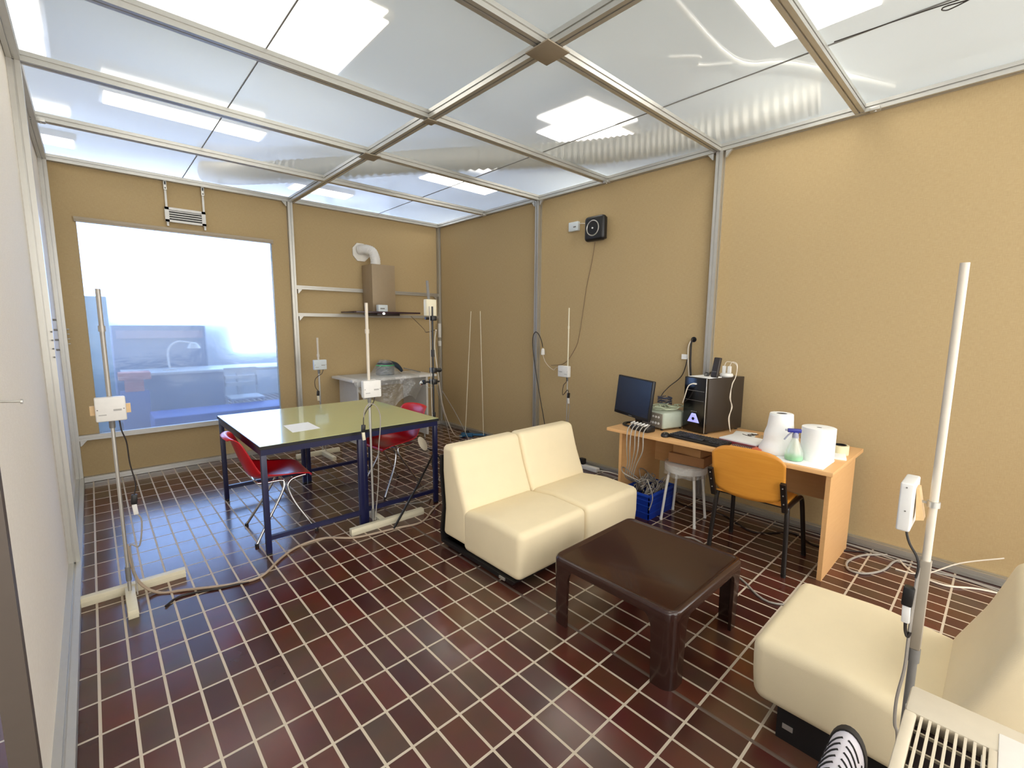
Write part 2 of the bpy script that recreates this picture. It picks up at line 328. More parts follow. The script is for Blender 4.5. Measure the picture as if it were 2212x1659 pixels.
# ribbed duct above the sheets
D = [(-2.9, .25, 3.2), (-2.6, -.12, 3.17), (-2.0, -.9, 3.17), (-1.3, -1.9, 3.17), (-.6, -2.75, 3.17), (-.2, -3.4, 3.17), (.1, -4.0, 3.2), (.3, -4.8, 3.3)]
tag(MB().tube(D, .1, 20, 26, lambda i: .105+.012*(i % 2)).build('ribbed_duct', mat('duct_foil', (190, 186, 178), .5, .2), smooth=20), 'flexible ribbed air duct lying above the ceiling sheets', 'duct')
tag(MB().tube([(-2.1, -4.75, 3.1), (-1.1, -4.72, 3.09), (-.78, -4.95, 3.09), (0, -5.3, 3.1)], .012, 8).build('conduit_pipe', WHITE), 'thin white conduit lying over the near ceiling sheets', 'pipe')
tag(MB().tube([(-1.42, -4.5, 3.07), (-1.3, -4.62, 3.068), (-1.22, -4.58, 3.068), (-1.1, -4.72, 3.07)], .007, 6).build('loose_cable_tie', WHITE), 'short bent white tie lying on the near ceiling sheets', 'tie')
tag(MB().tube([(-1.0, -5.2, 3.024), (-.97, -5.6, 3.022), (-.95, -5.72, 3.02), (-.93, -5.63, 3.01), (-.97, -5.62, 3.01), (-.95, -5.75, 3.01), (-.93, -6.1, 3.02)], .003, 5).build('ceiling_wire', BLACKC), 'thin dark wire with a loop under the ceiling, upper right', 'wire')
# ------------------------------------------------------------ lab seen through the window film
def pane(x0, x1, z0, z1, n):
    b = MB().box((x0, 4.86, z0), (x1, 4.9, z1)); o = struct(b, 'window_%d' % n, emit('daylit_frosted_glass', (196, 216, 255), DAY), 'daylit window of the hall beyond the plastic film', 'window')
def side(a, b_, n):  # added fill panels, unseen behind the camera, shaped as hall windows
    struct(MB().box(a, b_), 'window_%d' % n, emit('side_fill_glow', (250, 247, 240), 3.6), 'tall glowing fill panel added unseen in the hall behind the camera', 'window')
for i in range(3): side((-8.6+i*3.5, -8.26, .5), (-5.5+i*3.5, -8.22, 3.3), 7+i)
pane(-7.5, -5.2, .9, 3.35, 2); pane(-4.9, -3.75, 1.9, 3.35, 3); pane(-3.7, -1.9, 1.55, 3.35, 4); pane(-1.8, .2, .95, 3.35, 5); pane(.4, 1.8, .95, 3.35, 6)
tag(MB().box((-3.5, .9, .02), (-1.9, 1.5, .40), .02).build('storage_chest', mat('lab_blue', (70, 96, 178), .5)), 'long blue chest on the floor beyond the window film', 'chest')
t = thing('lab_bench', 'pale lab bench with white top beyond the window film', 'bench', (-2.6, 2.6, 0))
MB().box((-3.7, 2.2, .80), (-1.2, 3.0, .84), .005).build('worktop', WHITE, t, True)
MB().box((-3.6, 2.3, .02), (-2.5, 2.95, .8), .005).build('cabinet', mat('lab_grey', (168, 172, 186), .6), t, True)
for x in (-2.3, -1.3): MB().box((x-.03, 2.25, 0), (x+.03, 2.31, .8)).build('leg', WHITE, t, True)
t = thing('equipment_rack', 'blue-grey equipment stack on the bench beyond the window film', 'equipment', (-3.1, 3.6, .84))
MB().box((-3.75, 3.2, .0), (-2.55, 3.9, 1.5), .02).build('body', mat('rack_blue', (118, 136, 160), .6), t, True)
MB().box((-3.7, 3.16, 1.3), (-2.6, 3.2, 1.42)).build('panel', mat('rack_pink', (180, 160, 170), .6), t, True)
t.location.z = 0; t.matrix_basis = Matrix.Translation((-3.1, 3.6, 0))
for c in t.children: c.data.transform(Matrix.Translation((0, 0, .84)))
tag(MB().box((-4.2, 2.6, 0), (-3.78, 2.9, 1.9), .01).build('tall_cabinet', mat('cyan_glass', (140, 186, 205), .4)), 'tall pale cyan cabinet at the left edge beyond the window film', 'cabinet')
t = thing('lab_chair', 'white slatted chair beyond the window film at right', 'chair', (-2.35, 1.7, 0))
MB().box((-.22, -.2, .44), (.22, .2, .47), .01).build('seat', WHITE, t)
MB().box((-.22, .19, .6), (.22, .21, .66)).box((-.22, .19, .7), (.22, .21, .76)).box((-.22, .19, .8), (.22, .21, .88)).box((-.22, .19, .47), (-.2, .21, .8)).box((.2, .19, .47), (.22, .21, .8)).build('backrest', WHITE, t)
for x in (-.2, .2):
    for y in (-.18, .18): MB().cyl((x, y, 0), (x, y, .44), .012).build('leg', WHITE, t)
t = thing('desk_lamp', 'white curved lamp on the bench beyond the window film', 'lamp', (-3.15, 2.5, .84))
MB().lathe([(.09, 0), (.09, .02), (.02, .03)]).build('base', WHITE, t)
MB().tube([(0, 0, .02), (0, 0, .3), (.12, 0, .42), (.3, 0, .4)], .014, 8).build('arm', WHITE, t)
MB().lathe([(.09, 0), (.05, .07), (.02, .09)], (.32, 0, .32)).build('lamp_shade', WHITE, t)
tag(MB().box((-3.75, 1.9, 0), (-3.45, 2.15, .62), .01).build('bin_cabinet', mat('lab_slate', (110, 122, 170), .6)), 'small slate blue cabinet beyond the window film, lower left', 'cabinet')
tag(MB().box((-3.76, 1.9, .78+.0), (-3.42, 2.15, .88), .01).box((-3.7, 1.95, .62), (-3.5, 2.1, .78)).build('orange_box', mat('lab_orange', (226, 140, 120), .6)), 'orange box on the slate cabinet beyond the window film', 'box')
# ------------------------------------------------------------ back wall: vent, hood, counter
t = thing('ventilation_grille', 'white louvred vent hung above the window', 'vent', (-3.15, -.02, 2.55))
b = MB().box((-3.325, -.045, 2.57), (-2.975, -.02, 2.592)).box((-3.325, -.045, 2.69), (-2.975, -.02, 2.715)).box((-3.325, -.045, 2.57), (-3.29, -.02, 2.715)).box((-3.01, -.045, 2.57), (-2.975, -.02, 2.715)); b.build('frame', WHITE, t, True)
MB().box((-3.3, -.022, 2.585), (-3.0, -.018, 2.70)).build('recess', BLACK, t, True)
for i in range(4): MB().box((-3.295, -.042, 2.607+i*.023), (-3.005, -.024, 2.616+i*.023)).build('slat', WHITE, t, True)
for x in (-3.305, -2.985):
    h = MB().box((x-.009, -.03, 2.53), (x+.009, -.022, 2.97)).build('hanger', WHITE, t, True)
    cl = MB().box((x-.014, -.045, 2.88), (x+.014, -.03, 2.97), .002).build('clip', ALU, t, True)
    MB().box((x-.006, -.047, 2.93), (x+.006, -.045, 2.96)).build('slot', BLACK, cl, True)
    MB().box((x-.005, -.047, 2.89), (x+.005, -.045, 2.905)).build('slot', BLACK, cl, True)
t = thing('cooker_hood', 'taupe cooker hood with dark glass plate on the back wall rails', 'cooker hood', (-1.1, -.15, 1.69))
HOOD = mat('taupe_metal', (160, 140, 112), .5, .1)
MB().box((-1.25, -.33, 1.705), (-.925, -.05, 2.315), .003).build('chimney', HOOD, t, True)
MB().box((-1.56, -.52, 1.685), (-.66, -.05, 1.705), .002).build('glass_plate', mat('dark_plum_glass', (58, 38, 48), .25), t, True)
MB().box((-1.25, -.45, 1.655), (-.93, -.06, 1.685), .004).build('motor_housing', mat('dark_hood', (50, 40, 42), .4), t, True)
MB().cyl((-1.2, -.535, 1.68), (-1.2, -.52, 1.68), .014).build('lamp', emit('hood_led', (255, 250, 240), 2.5), t, True)
MB().tube([(-1.12, -.17, 2.3), (-1.12, -.17, 2.4), (-1.15, -.15, 2.49), (-1.21, -.1, 2.52), (-1.27, -.02, 2.52)], .062, 18, 9, lambda i: .062+.004*(i % 2)).build('exhaust_hose', WHITE, t, True)
b = MB(); pl = [(.13*math.cos(PI/8+i*PI/4)*random.uniform(.85, 1.1), .125*math.sin(PI/8+i*PI/4)) for i in range(8)]
b.prism(pl, lambda a, c, h: (-1.25+a, -h, 2.49+c), .004, .02); b.build('wall_collar', mat('white_film_collar', (232, 228, 220), .5), t, True)
t = thing('sensor_box', 'small pale blue-white box sitting on the cooker hood plate', 'sensor box', (-1.2, -.46, 1.706))
BOXB = mat('pale_blue_white', (214, 222, 226), .5)
MB().box((-.055, -.035, 0), (.075, .03, .085), .006).build('case', BOXB, t)
MB().box((-.03, -.0365, .03), (.03, -.035, .045)).build('label_strip', GREYP, t)
# counter
t = thing('kitchen_counter', 'white counter unit with open base in the far right corner', 'counter', (-1.15, -.37, 0))
MB().box((-1.72, -.70, .845), (-.53, -.055, .875), .004).build('worktop', WHITE, t, True)
MB().box((-.69, -.68, .05), (-.66, -.06, .845)).build('side_panel', mat('counter_white', (206, 204, 200), .5), t, True)
MB().box((-1.62, -.09, .70), (-.69, -.06, .845)).build('back_rail', mat('counter_white', (0, 0, 0)), t, True)
MB().box((-1.64, -.64, .05), (-1.62, -.1, .845)).build('side_panel', mat('counter_white', (0, 0, 0)), t, True)
for x, y in ((-1.63, -.6), (-1.63, -.14), (-.675, -.6), (-.675, -.14)):
    MB().cyl((x, y, 0), (x, y, .07), .013).build('foot', ALU, t, True)
t = thing('small_appliance', 'dark blue rounded appliance with green stripe on the white counter, under plastic', 'appliance', (-1.12, -.36, .876))
MB().lathe([(.115, 0), (.12, .02), (.12, .10), (.115, .13), (.10, .16), (.06, .178), (.01, .182)], n=32).build('body', mat('dark_navy', (40, 54, 68), .35), t)
MB().lathe([(.121, .125), (.1215, .13), (.119, .134)], n=32, cap=False).build('trim_ring', mat('green_stripe', (30, 190, 110), .4), t)
MB().tube([(.08, 0, .14), (.16, 0, .12), (.22, 0, .07), (.25, .0, .03)], .03, 12, 6, lambda i: .045-.0015*i).build('spout', mat('dark_navy', (0, 0, 0)), t)
tag(MB().bar((-.85, -.38, .95), (-.62, -.42, .885), .03, .012, bev=.003).build('spatula', GREYP), 'dark grey flat tool lying on the white counter beside the appliance', 'tool')
def drape(u, v):
    x = -1.66+.86*u+.05*math.sin(9*v+2*u)*(1 if v > .5 else 0); y0 = -.08
    if v < .5:
        y = y0-(v/.5)*.64; z = .883+.006*math.sin(14*u)*math.sin(11*v)
        dx, dy = x+1.12, y+.36; rr = math.hypot(dx, dy)
        z += .19*max(0, min(1, 1.55-rr/.13)) if rr < .2 else 0
    else:
        k = (v-.5)/.5; y = -.715-.02*math.sin(17*u)-.04*k*math.sin(9*u+1); z = .878-k*(.5-.25*abs(math.sin(5*u+.6)))-.0
    return (x, y, z)
tag(MB().grid(drape, 60, 44).build('plastic_sheet', SHEET, smooth=170), 'clear plastic sheet draped over the counter and the dark appliance', 'plastic sheet')
tag(MB().tube([(-.75, -.55, .86), (-.7, -.72, .80), (-.6, -.76, .78), (-.62, -.74, .70), (-.72, -.73, .72), (-.7, -.72, .80)], .004, 6).build('looped_tube', SHEET), 'thin clear tube looped at the counter front edge', 'tube')
# ------------------------------------------------------------ study tables
def study_table(x0, x1, y0, y1, label):
    t = thing('study_table', label, 'table', ((x0+x1)/2, (y0+y1)/2, 0), 0, 'green topped navy tables pushed together')
    MB().box((x0, y0, .735), (x1, y1, .755)).build('tabletop', GREENT, t, True)
    MB().box((x0+(.00005 if x0 > -3 else -.002), y0-.002, .731), (x1-(.00005 if x0 < -3 else -.002), y1+.002, .7525)).build('top_edging', BLACK, t, True)
    s = .034; a, c, d, e = x0+.005, x1-.005, y0+.008, y1-.008
    MB().box((a, d, .69), (c, d+s, .731)).box((a, e-s, .69), (c, e, .731)).box((a, d+s, .69), (a+s, e-s, .731)).box((c-s, d+s, .69), (c, e-s, .731)).build('top_frame', NAVY, t, True)
    for x in (a, c-s):
        for y in (d, e-s): 
            lg = MB().box((x, y, .012), (x+s, y+s, .69), .002).build('leg', NAVY, t, True)
            MB().box((x+.001, y+.001, 0), (x+s-.001, y+s-.001, .012), .002).build('rubber_foot', BLACK, lg, True)
    for y in (d+.004, e-s+.004): MB().box((a+s, y, .10), (c-s, y+.026, .13)).build('stretcher', NAVY, t, True)
study_table(-3.235, -2.5331, -2.762, -1.42, 'left of the two green topped navy tables, with paper on it')
study_table(-2.5329, -1.85, -2.735, -1.42, 'right of the two green topped navy tables, nearer the sofa')
tag(MB().prism([(-2.93, -2.20), (-2.74, -2.19), (-2.745, -2.475), (-2.95, -2.49)], XY, .7555, .7565).build('paper_sheet', PAPER), 'white paper sheet lying on the left green table', 'paper')
# ------------------------------------------------------------ red shell chairs
def catm(P, u):
    n = len(P)-1; k = min(int(u*n), n-1); f = u*n-k
    a, b, c, d = P[max(k-1, 0)], P[k], P[k+1], P[min(k+2, n)]
    return [.5*((2*b[i])+(c[i]-a[i])*f+(2*a[i]-5*b[i]+4*c[i]-d[i])*f*f+(3*b[i]-a[i]-3*c[i]+d[i])*f**3) for i in range(len(b))]
def shell_chair(loc, rz, label, hz=0):
    t = thing('shell_chair', label, 'chair', loc, rz, 'red plastic shell chairs')
    # x, z, halfwidth, side lift, wing forward
    S = [(.20, .425, .17, .0, 0), (.19, .445, .20, .005, 0), (.12, .452, .215, .02, 0), (0, .44, .22, .045, 0), (-.11, .436, .22, .065, .02), (-.185, .47, .215, .05, .05), (-.225, .56, .21, .01, .06), (-.26, .67, .205, .0, .05), (-.285, .745, .19, .0, .035), (-.31, .775, .16, -.01, .02), (-.335, .765, .13, -.01, .02)]
    def f(u, v):
        x, z, hw, l, wg = catm(S, u); q = 2*v-1
        e = abs(q)**2.4
        return (x+wg*e, hw*q, z+l*e)
    MB().grid(f, 44, 24).build('shell', RED, t, solid=.006, smooth=80)
    r = .0095
    for s in (-1, 1):
        yy = .13*s
        MB().tube([(-.15, yy, .425), (-.09, yy, .418), (0, yy*1.02, .418), (.02, yy*1.05, .395), (.0, yy*1.15, .33), (-.1, yy*1.35, .16), (-.19, yy*1.6, .012)], r, 10).build('leg', CHROME, t)
        MB().tube([(.17, yy, .43), (.10, yy, .42), (.06, yy*1.02, .40), (.045, yy*1.08, .35), (.09, yy*1.25, .22), (.21, yy*1.6, .012)], r, 10).build('leg', CHROME, t)
        for x in (-.19, .21): MB().cyl((x, yy*1.6, 0), (x, yy*1.6, .02), .013).build('glide', BLACK, t)
    MB().tube([(-.15, -.13, .425), (-.155, 0, .42), (-.15, .13, .425)], .008, 8).tube([(.02, -.13, .415), (.02, 0, .41), (.02, .13, .415)], .008, 8).build('cross_tube', CHROME, t)
shell_chair((-3.04, -2.36, 0), math.radians(-4), 'red plastic shell chair at the left table, empty seat facing right')
shell_chair((-1.97, -2.12, 0), math.radians(184), 'red plastic shell chair pushed under the right table, back towards the sofa')
# ------------------------------------------------------------ sofas
def sofa_module(loc, rz, label, group, zb=.055, zt=0):
    t = thing('sofa_module', label, 'sofa', loc, rz, group); hw = .3078
    X = lambda a, c, h: (h, a, c)
    MB().prism([(.012, zb), (.0, zb+.12), (.0, .352+zt), (.30, .366+zt), (.56, .335+zt), (.56, zb)], X, -hw, hw, .045, 6).build('seat_cushion', UPH, t)
    MB().prism([(.50, .09), (.515, .34), (.60, .54), (.66, .738), (.785, .738), (.79, .55), (.765, .30), (.79, .09)], X, -hw, hw, .036, 6).build('back_cushion', UPH, t)
    pr = [(.60, .03), (.80, .03), (.815, .12), (.785, .30), (.812, .56), (.80, .66), (.785, .66), (.795, .56), (.768, .30), (.795, .13), (.785, .055), (.60, .055)] if zb > .1 else [(.06, .03), (.80, .03), (.815, .12), (.785, .30), (.812, .56), (.80, .66), (.785, .66), (.795, .56), (.768, .30), (.795, .13), (.785, .055), (.04, .055)]
    MB().prism(pr, X, -hw-.002, hw+.002).build('shell', BLACK, t)
    MB().box((-hw+.03, .10, 0), (hw-.03, .76, max(.03, zb))).build('plinth', BLACK, t)
    MB().box((-.012-hw, .12, .035), (-hw-.004, .17, .05)).build('label_tag', ALU, t) if zb < .1 else MB().box((hw-.03, .12, .05), (hw-.028, .155, .07)).build('label_tag', ALU, t)
g = 'cream sofa modules joined as the rear sofa'
sofa_module((-1.965, -4.20, 0), 0, 'left cream half of the rear two-seat sofa, nearest the green tables', g)
sofa_module((-1.345, -4.20, 0), 0, 'right cream half of the rear two-seat sofa, nearest the desk', g)
sofa_module((-1.90, -5.42, 0), PI, 'cream armless seat in the right foreground, behind the brown coffee table', 'cream sofa modules facing the rear sofa', .125, .02)
# ------------------------------------------------------------ coffee table
t = thing('coffee_table', 'glossy dark brown moulded plastic coffee table between the cream seats', 'coffee table', (-1.945, -4.815, 0))
def rrect(hx, hy, r, n=8):
    out = []
    for ci, (sx, sy) in enumerate(((1, 1), (-1, 1), (-1, -1), (1, -1))):
        for k in range(n+1):
            q = ci*PI/2+k/n*PI/2; out.append((sx*(hx-r)+r*math.cos(q), sy*(hy-r)+r*math.sin(q)))
    return out
HX, HY, RC, H = .36, .345, .055, .365
b = MB(); bm = b.bm; rings = []
for ins, z in ((.014, .318), (.0, .318), (.0, H-.016), (.003, H-.006), (.010, H), (.018, H+.001), (.026, H-.003), (.032, H-.006)):
    rings.append([bm.verts.new((x, y, z)) for x, y in rrect(HX-ins, HY-ins, RC-ins)])
for p, c in zip(rings, rings[1:]):
    for i in range(len(p)): bm.faces.new((p[i], p[(i+1) % len(p)], c[(i+1) % len(c)], c[i]))
bm.faces.new(rings[-1])
low = [bm.verts.new((x, y, H-.018)) for x, y in rrect(HX-.014, HY-.014, RC-.014)]
for i in range(len(low)): bm.faces.new((rings[0][i], rings[0][(i+1) % len(low)], low[(i+1) % len(low)], low[i]))
bm.faces.new(low[::-1])
b.build('moulded_top', BROWN, t, smooth=40)
for sx, sy in ((1, 1), (-1, 1), (-1, -1), (1, -1)):
    b = MB(); bm = b.bm; lv = []
    for z, k, L_ in ((.0, .985, .045), (.16, .992, .05), (.27, .998, .056), (.30, 1, .066), (.3185, 1, .085)):
        arc = [(HX-RC+RC*math.cos(q*PI/16), HY-RC+RC*math.sin(q*PI/16)) for q in range(9)]
        outer = [(HX, HY-RC-L_)]+arc+[(HX-RC-L_, HY)]
        inn = [(HX-.016, HY-RC-L_)]+[(HX-RC+(RC-.016)*math.cos(q*PI/16), HY-RC+(RC-.016)*math.sin(q*PI/16)) for q in range(9)]+[(HX-RC-L_, HY-.016)]
        lv.append([bm.verts.new((sx*x*k, sy*y*k, z)) for x, y in outer+inn[::-1]])
    for p, c in zip(lv, lv[1:]):
        for i in range(len(p)): bm.faces.new((p[i], p[(i+1) % len(p)], c[(i+1) % len(p)], c[i]))
    bm.faces.new(lv[0]); bm.faces.new(lv[-1])
    b.build('leg', BROWN, t, smooth=40)
# ------------------------------------------------------------ desk and what is on it
DT = .72
t = thing('desk', 'beech laminate desk against the right wall with computer and paper rolls', 'desk', (-.5, -4.6, 0))
MB().box((-.915, -5.365, DT-.026), (-.12, -3.80, DT), .002).build('desktop', BEECH, t, True)
MB().box((-.80, -5.335, 0), (-.17, -5.31, DT-.026)).build('side_panel', BEECH, t, True)
MB().box((-.80, -3.875, 0), (-.17, -3.85, DT-.026)).build('side_panel', BEECH, t, True)
MB().box((-.26, -5.31, .34), (-.24, -3.875, DT-.026)).build('modesty_panel', BEECH, t, True)
def onbox(name, label, cat, c, sx, sy, sz, m, rz=0, bev=.004, z=DT, group=None):
    t = thing(name, label, cat, (c[0], c[1], z), rz, group); return t
# monitor
t = thing('computer_monitor', 'black flat computer monitor on the left end of the desk', 'monitor', (-.665, -3.92, DT), math.radians(-17))
MB().lathe([(.105, 0), (.115, .006), (.11, .014), (.088, .014), (.086, 0)], n=36, cap=False).build('stand_base', BLACK, t)
MB().bar((.03, 0, .01), (.0, 0, .13), .06, .02, (1, 0, 0)).build('stand_neck', BLACK, t)
mx = Matrix.Translation((-.02, .02, .235)) @ Matrix.Rotation(math.radians(2), 4, 'X') @ Matrix.Rotation(math.radians(5), 4, 'Y')
MB().box((-.015, -.215, -.165), (.015, .215, .165), .006, 2, mx).build('screen_housing', BLACK, t); sh = bpy.context.scene.objects[-1] if 0 else [c for c in t.children if c.name.startswith('screen_housing')][0]
MB().box((-.0165, -.205, -.14), (-.015, .205, .155), 0, 2, mx).build('screen_glass', mat('screen_glass', (20, 20, 26), .25), sh)
MB().box((-.0168, -.02, -.157), (-.015, .02, -.152), 0, 2, mx).build('maker_mark', GREYP, sh)
# daq box
t = thing('data_logger', 'grey instrument box with round sockets between monitor and computer', 'instrument', (-.55, -4.09, DT), math.radians(-16))
MB().box((-.12, -.13, .012), (.13, .125, .145), .018, 3).build('case', mat('sage_grey', (172, 180, 164), .5), t)
fp = MB().box((-.125, -.12, .02), (-.118, .12, .135), .002).build('front_panel', mat('taupe_panel', (128, 120, 108), .5), t)
for i in range(3): MB().cyl((-.129, -.085+i*.03, .105), (-.124, -.085+i*.03, .105), .009).build('socket', WHITE, fp)
for i in range(6): MB().cyl((-.129, -.085+i*.03, .055), (-.124, -.085+i*.03, .055), .010).build('socket', WHITE, fp)
for x in (-.1, .10):
    for y in (-.1, .1): MB().cyl((x, y, 0), (x, y, .014), .01).build('foot', BLACK, t)
b = MB()
for k in range(9):
    a0 = random.random()*6; cx, cy = random.uniform(-.05, .08), random.uniform(-.06, .05); rr = random.uniform(.05, .1)
    b.tube([(cx+rr*math.cos(a0+q*.7), cy+rr*.9*math.sin(a0+q*.7), .155+.02*random.random()+.003*k) for q in range(9)], .004, 5, 4)
for v in b.bm.verts: pass
cb = b.build('cable_coil', mat('sage_cable', (176, 184, 158), .5)); cb.data.transform(Matrix.Rotation(math.radians(-14), 4, 'Z')); cb.location = (-.54, -4.10, DT); cb.data.transform(Matrix.Translation((0, 0, .145-min(v.co.z for v in cb.data.vertices)))); tag(cb, 'tangled pale green cable coil lying on the grey instrument box', 'cables', kind='stuff')
b = MB()
for k in range(6):
    a0 = random.random()*6; b.tube([(-.40+.05*math.cos(a0+q), -4.02+.06*math.sin(a0+q), .88+.012*k+.01*random.random()) for q in range(7)], .004, 5, 4)
tag(b.build('wire_bundle', mat('blue_black_wire', (60, 66, 88), .5)), 'dark blue wire bundle behind the monitor on the grey instrument box', 'cables', kind='stuff')
t = thing('switch_box', 'black cable splitter with white plugs at the desk edge under the monitor', 'splitter', (-.80, -4.06, DT), math.radians(-10))
MB().box((-.05, -.09, 0), (.05, .09, .05), .012).build('case', BLACK, t)
for i in range(5):
    MB().cyl((-.06, -.07+i*.034, .055), (-.02, -.07+i*.034, .062), .007).build('plug', WHITE, t)
for i in range(5):
    y = -4.14+i*.035; x0 = -.86
    tag(MB().tube([(x0+.03, y, DT+.062), (-.93, y-.01, DT+.02), (-.95-.01*(i % 2), y-.02, DT-.12), (-.90, -4.08+.02*i, .46), (-.85, -4.03+.02*i, .33), (-.72, -4.02+.02*i, .25)], .0045, 6).build('data_cable', GREYC), ['grey data cable hanging over the desk edge, first from the left', 'grey data cable hanging over the desk edge, second from the left', 'grey data cable hanging over the desk edge, middle of five', 'grey data cable hanging over the desk edge, fourth from the left', 'grey data cable hanging over the desk edge, rightmost of five'][i], 'cable', 'grey cables hanging from the desk edge')
# mouse, keyboard
t = thing('computer_mouse', 'black computer mouse on the desk left of the keyboard', 'mouse', (-.84, -4.28, DT), math.radians(20))
b = MB().lathe([(.03, 0), (.032, .01), (.028, .022), (.015, .03), (.002, .031)], n=24)
bmesh.ops.scale(b.bm, vec=(1.45, 1, 1), verts=b.bm.verts); b.build('body', BLACK, t)
MB().cyl((-.02, 0, .028), (-.02, .006, .028), .006).build('scroll_wheel', GREYP, t)
t = thing('computer_keyboard', 'black computer keyboard on the desk in front of the tower', 'keyboard', (-.77, -4.505, DT), math.radians(-5))
kc = MB().box((-.085, -.205, 0), (.085, .205, .022), .006).build('case', BLACK, t)
for r in range(5):
    for c in range(17):
        if r == 0 and 4 <= c <= 9: continue
        x, y = -.065+r*.029, -.195+c*.0235
        MB().box((x-.011, y-.0095, .022), (x+.012, y+.0095, .029), .003, 1).build('keycap', mat('key_black', (38, 38, 42), .45), kc)
MB().box((-.076, -.07, .022), (-.054, .08, .029), .003, 1).build('space_bar', mat('key_black', (0, 0, 0)), kc)
# tower
t = thing('computer_tower', 'black computer tower with glowing blue triangle on its front', 'computer', (-.36, -4.40, DT), math.radians(-13))
TWm = mat('tower_side', (52, 44, 38), .4, .2)
MB().box((-.17, -.10, .012), (.26, .10, .43), .003).build('side_case', TWm, t)
tf = MB().box((-.20, -.102, .01), (-.17, .102, .435), .006).build('front_panel', mat('gloss_black', (14, 13, 15), .2), t)
MB().box((-.202, -.1025, .01), (-.196, -.099, .435), .001).build('front_edge', ALU, t)
tri = lambda s: [(-.048*s, -.028*s), (.048*s, -.028*s), (.016*s, .034*s), (-.016*s, .034*s)]
f = lambda a, c, h: (h, a, .115+c)
MB().prism(tri(1), f, -.2035, -.2005).build('light_logo', emit('blue_glow', (20, 36, 200), 1.1), tf)
MB().prism(tri(1.12), f, -.202, -.1995).build('logo_rim', emit('blue_rim', (80, 100, 240), .9), tf)
MB().cyl((-.206, 0, .112), (-.2035, 0, .112), .012).build('logo_eye', BLACK, tf)
b = MB()
for i in range(8): b.box((-.2012, -.026+i*.007, .165), (-.2, -.022+i*.007, .171+.002*(i % 3 == 0)))
b.build('maker_mark', GREYP, t)
MB().box((-.2015, -.085, .33), (-.2, .085, .333)).box((-.2015, -.085, .255), (-.2, .085, .257)).build('drive_slot', GREYP, tf)
MB().tube([(-.202, .0, .385), (-.225, .01, .386), (-.24, .035, .36), (-.225, .075, .27), (-.2, .11, .22)], .004, 8).build('front_cable', WHITEC, t)
MB().box((-.21, -.015, .38), (-.20, .015, .392), .002).build('plug', WHITE, t)
for x in (-.15, .22):
    for y in (-.08, .08): MB().cyl((x, y, 0), (x, y, .014), .012).build('foot', BLACK, t)
TZ = DT+.431
tag(MB().box((-.18, -.085, 0), (.0, .085, .006)).build('note_card', PAPER), 'white papers lying on top of the computer tower', 'paper')
o = bpy.data.objects['note_card']; o.rotation_euler.z = math.radians(-10); o.location = (-.44, -4.375, TZ)
t = thing('cordless_phone', 'dark brown handset standing upright on the computer tower', 'phone', (-.46, -4.46, TZ+.006), math.radians(-15))
mx = Matrix.Rotation(math.radians(12), 4, 'Y')
MB().box((-.018, -.028, 0), (.008, .028, .155), .006, 3, mx).build('body', mat('dark_taupe', (46, 38, 34), .45), t)
b = MB()
for i in range(3): b.box((-.0195, -.017+i*.013, .04), (-.018, -.009+i*.013, .046), 0, 2, mx)
b.build('keypad', GREYP, t)
t = thing('power_adapter', 'white round power adapter with cables on top of the computer tower', 'power adapter', (-.27, -4.47, TZ))
MB().lathe([(.045, 0), (.05, .01), (.045, .026), (.01, .03)]).build('base', WHITE, t)
for y in (-.02, .02): MB().box((-.012, y-.013, .028), (.012, y+.013, .085), .004).build('plug', WHITE, t)
for i, (a, c, d) in enumerate(((0, .05, 0), (.02, .07, .015))):
    tag(MB().tube([(-.27, -4.45-.04*i, TZ+.085), (-.27, -4.47-.04*i, TZ+.12), (-.28, -4.53-c*.3, TZ+.10), (-.29, -4.55, TZ+.01), (-.34, -4.545-.003*i, TZ-.05), (-.35-d, -4.545, 1.0), (-.32+d, -4.545, .92), (-.36-d, -4.55, .84), (-.35, -4.56, DT+.01)], .0028, 6).build('charging_cable', WHITEC), ['white charging cable running down the side of the tower, left strand', 'white charging cable running down the side of the tower, right strand'][i], 'cable')
t = thing('small_webcam', 'small dark webcam lying on the papers on the tower', 'webcam', (-.40, -4.37, TZ+.006))
MB().lathe([(.018, 0), (.02, .012), (.015, .026), (.002, .03)]).build('body', BLACK, t)
MB().cyl((-.024, 0, .012), (-.016, 0, .014), .009).build('lens', GREYP, t)
tag(MB().tube([(-.38, -4.40, TZ+.02), (-.32, -4.36, TZ+.03), (-.25, -4.4, TZ+.015), (-.22, -4.37, TZ+.02), (-.3, -4.33, TZ+.01)], .004, 6).build('short_cable', BLACKC), 'short black cable curled on top of the computer tower', 'cable')
# papers and books
def slab(name, label, cat, c, sx, sy, sz, z, rz, m, group=None, bev=.001):
    o = MB().box((-sx/2, -sy/2, 0), (sx/2, sy/2, sz), bev).build(name, m); o.location = (c[0], c[1], z); o.rotation_euler.z = math.radians(rz); tag(o, label, cat, group); return o
slab('red_folder', 'dark red folder at the bottom of the paper pile on the desk', 'folder', (-.585, -4.755), .22, .28, .018, DT, -8, mat('maroon_card', (128, 44, 58), .6))
t = thing('spiral_notebook', 'spiral bound notebook lying on the desk in front of the papers', 'notebook', (-.725, -4.80, DT), math.radians(-8))
MB().box((-.035, -.075, 0), (.03, .06, .014), .001).build('cover', mat('dark_red_cover', (86, 44, 46), .6), t)
b = MB()
for i in range(11): b.cyl((-.037, -.068+i*.012, .002), (-.032, -.068+i*.012, .017), .0018, n=6)
b.build('spiral_binding', ALU, t)
slab('orange_block', 'orange edged book sticking out of the paper pile beside the paper roll', 'book', (-.745, -4.905), .06, .06, .02, DT, -8, mat('salmon', (220, 116, 84), .6))
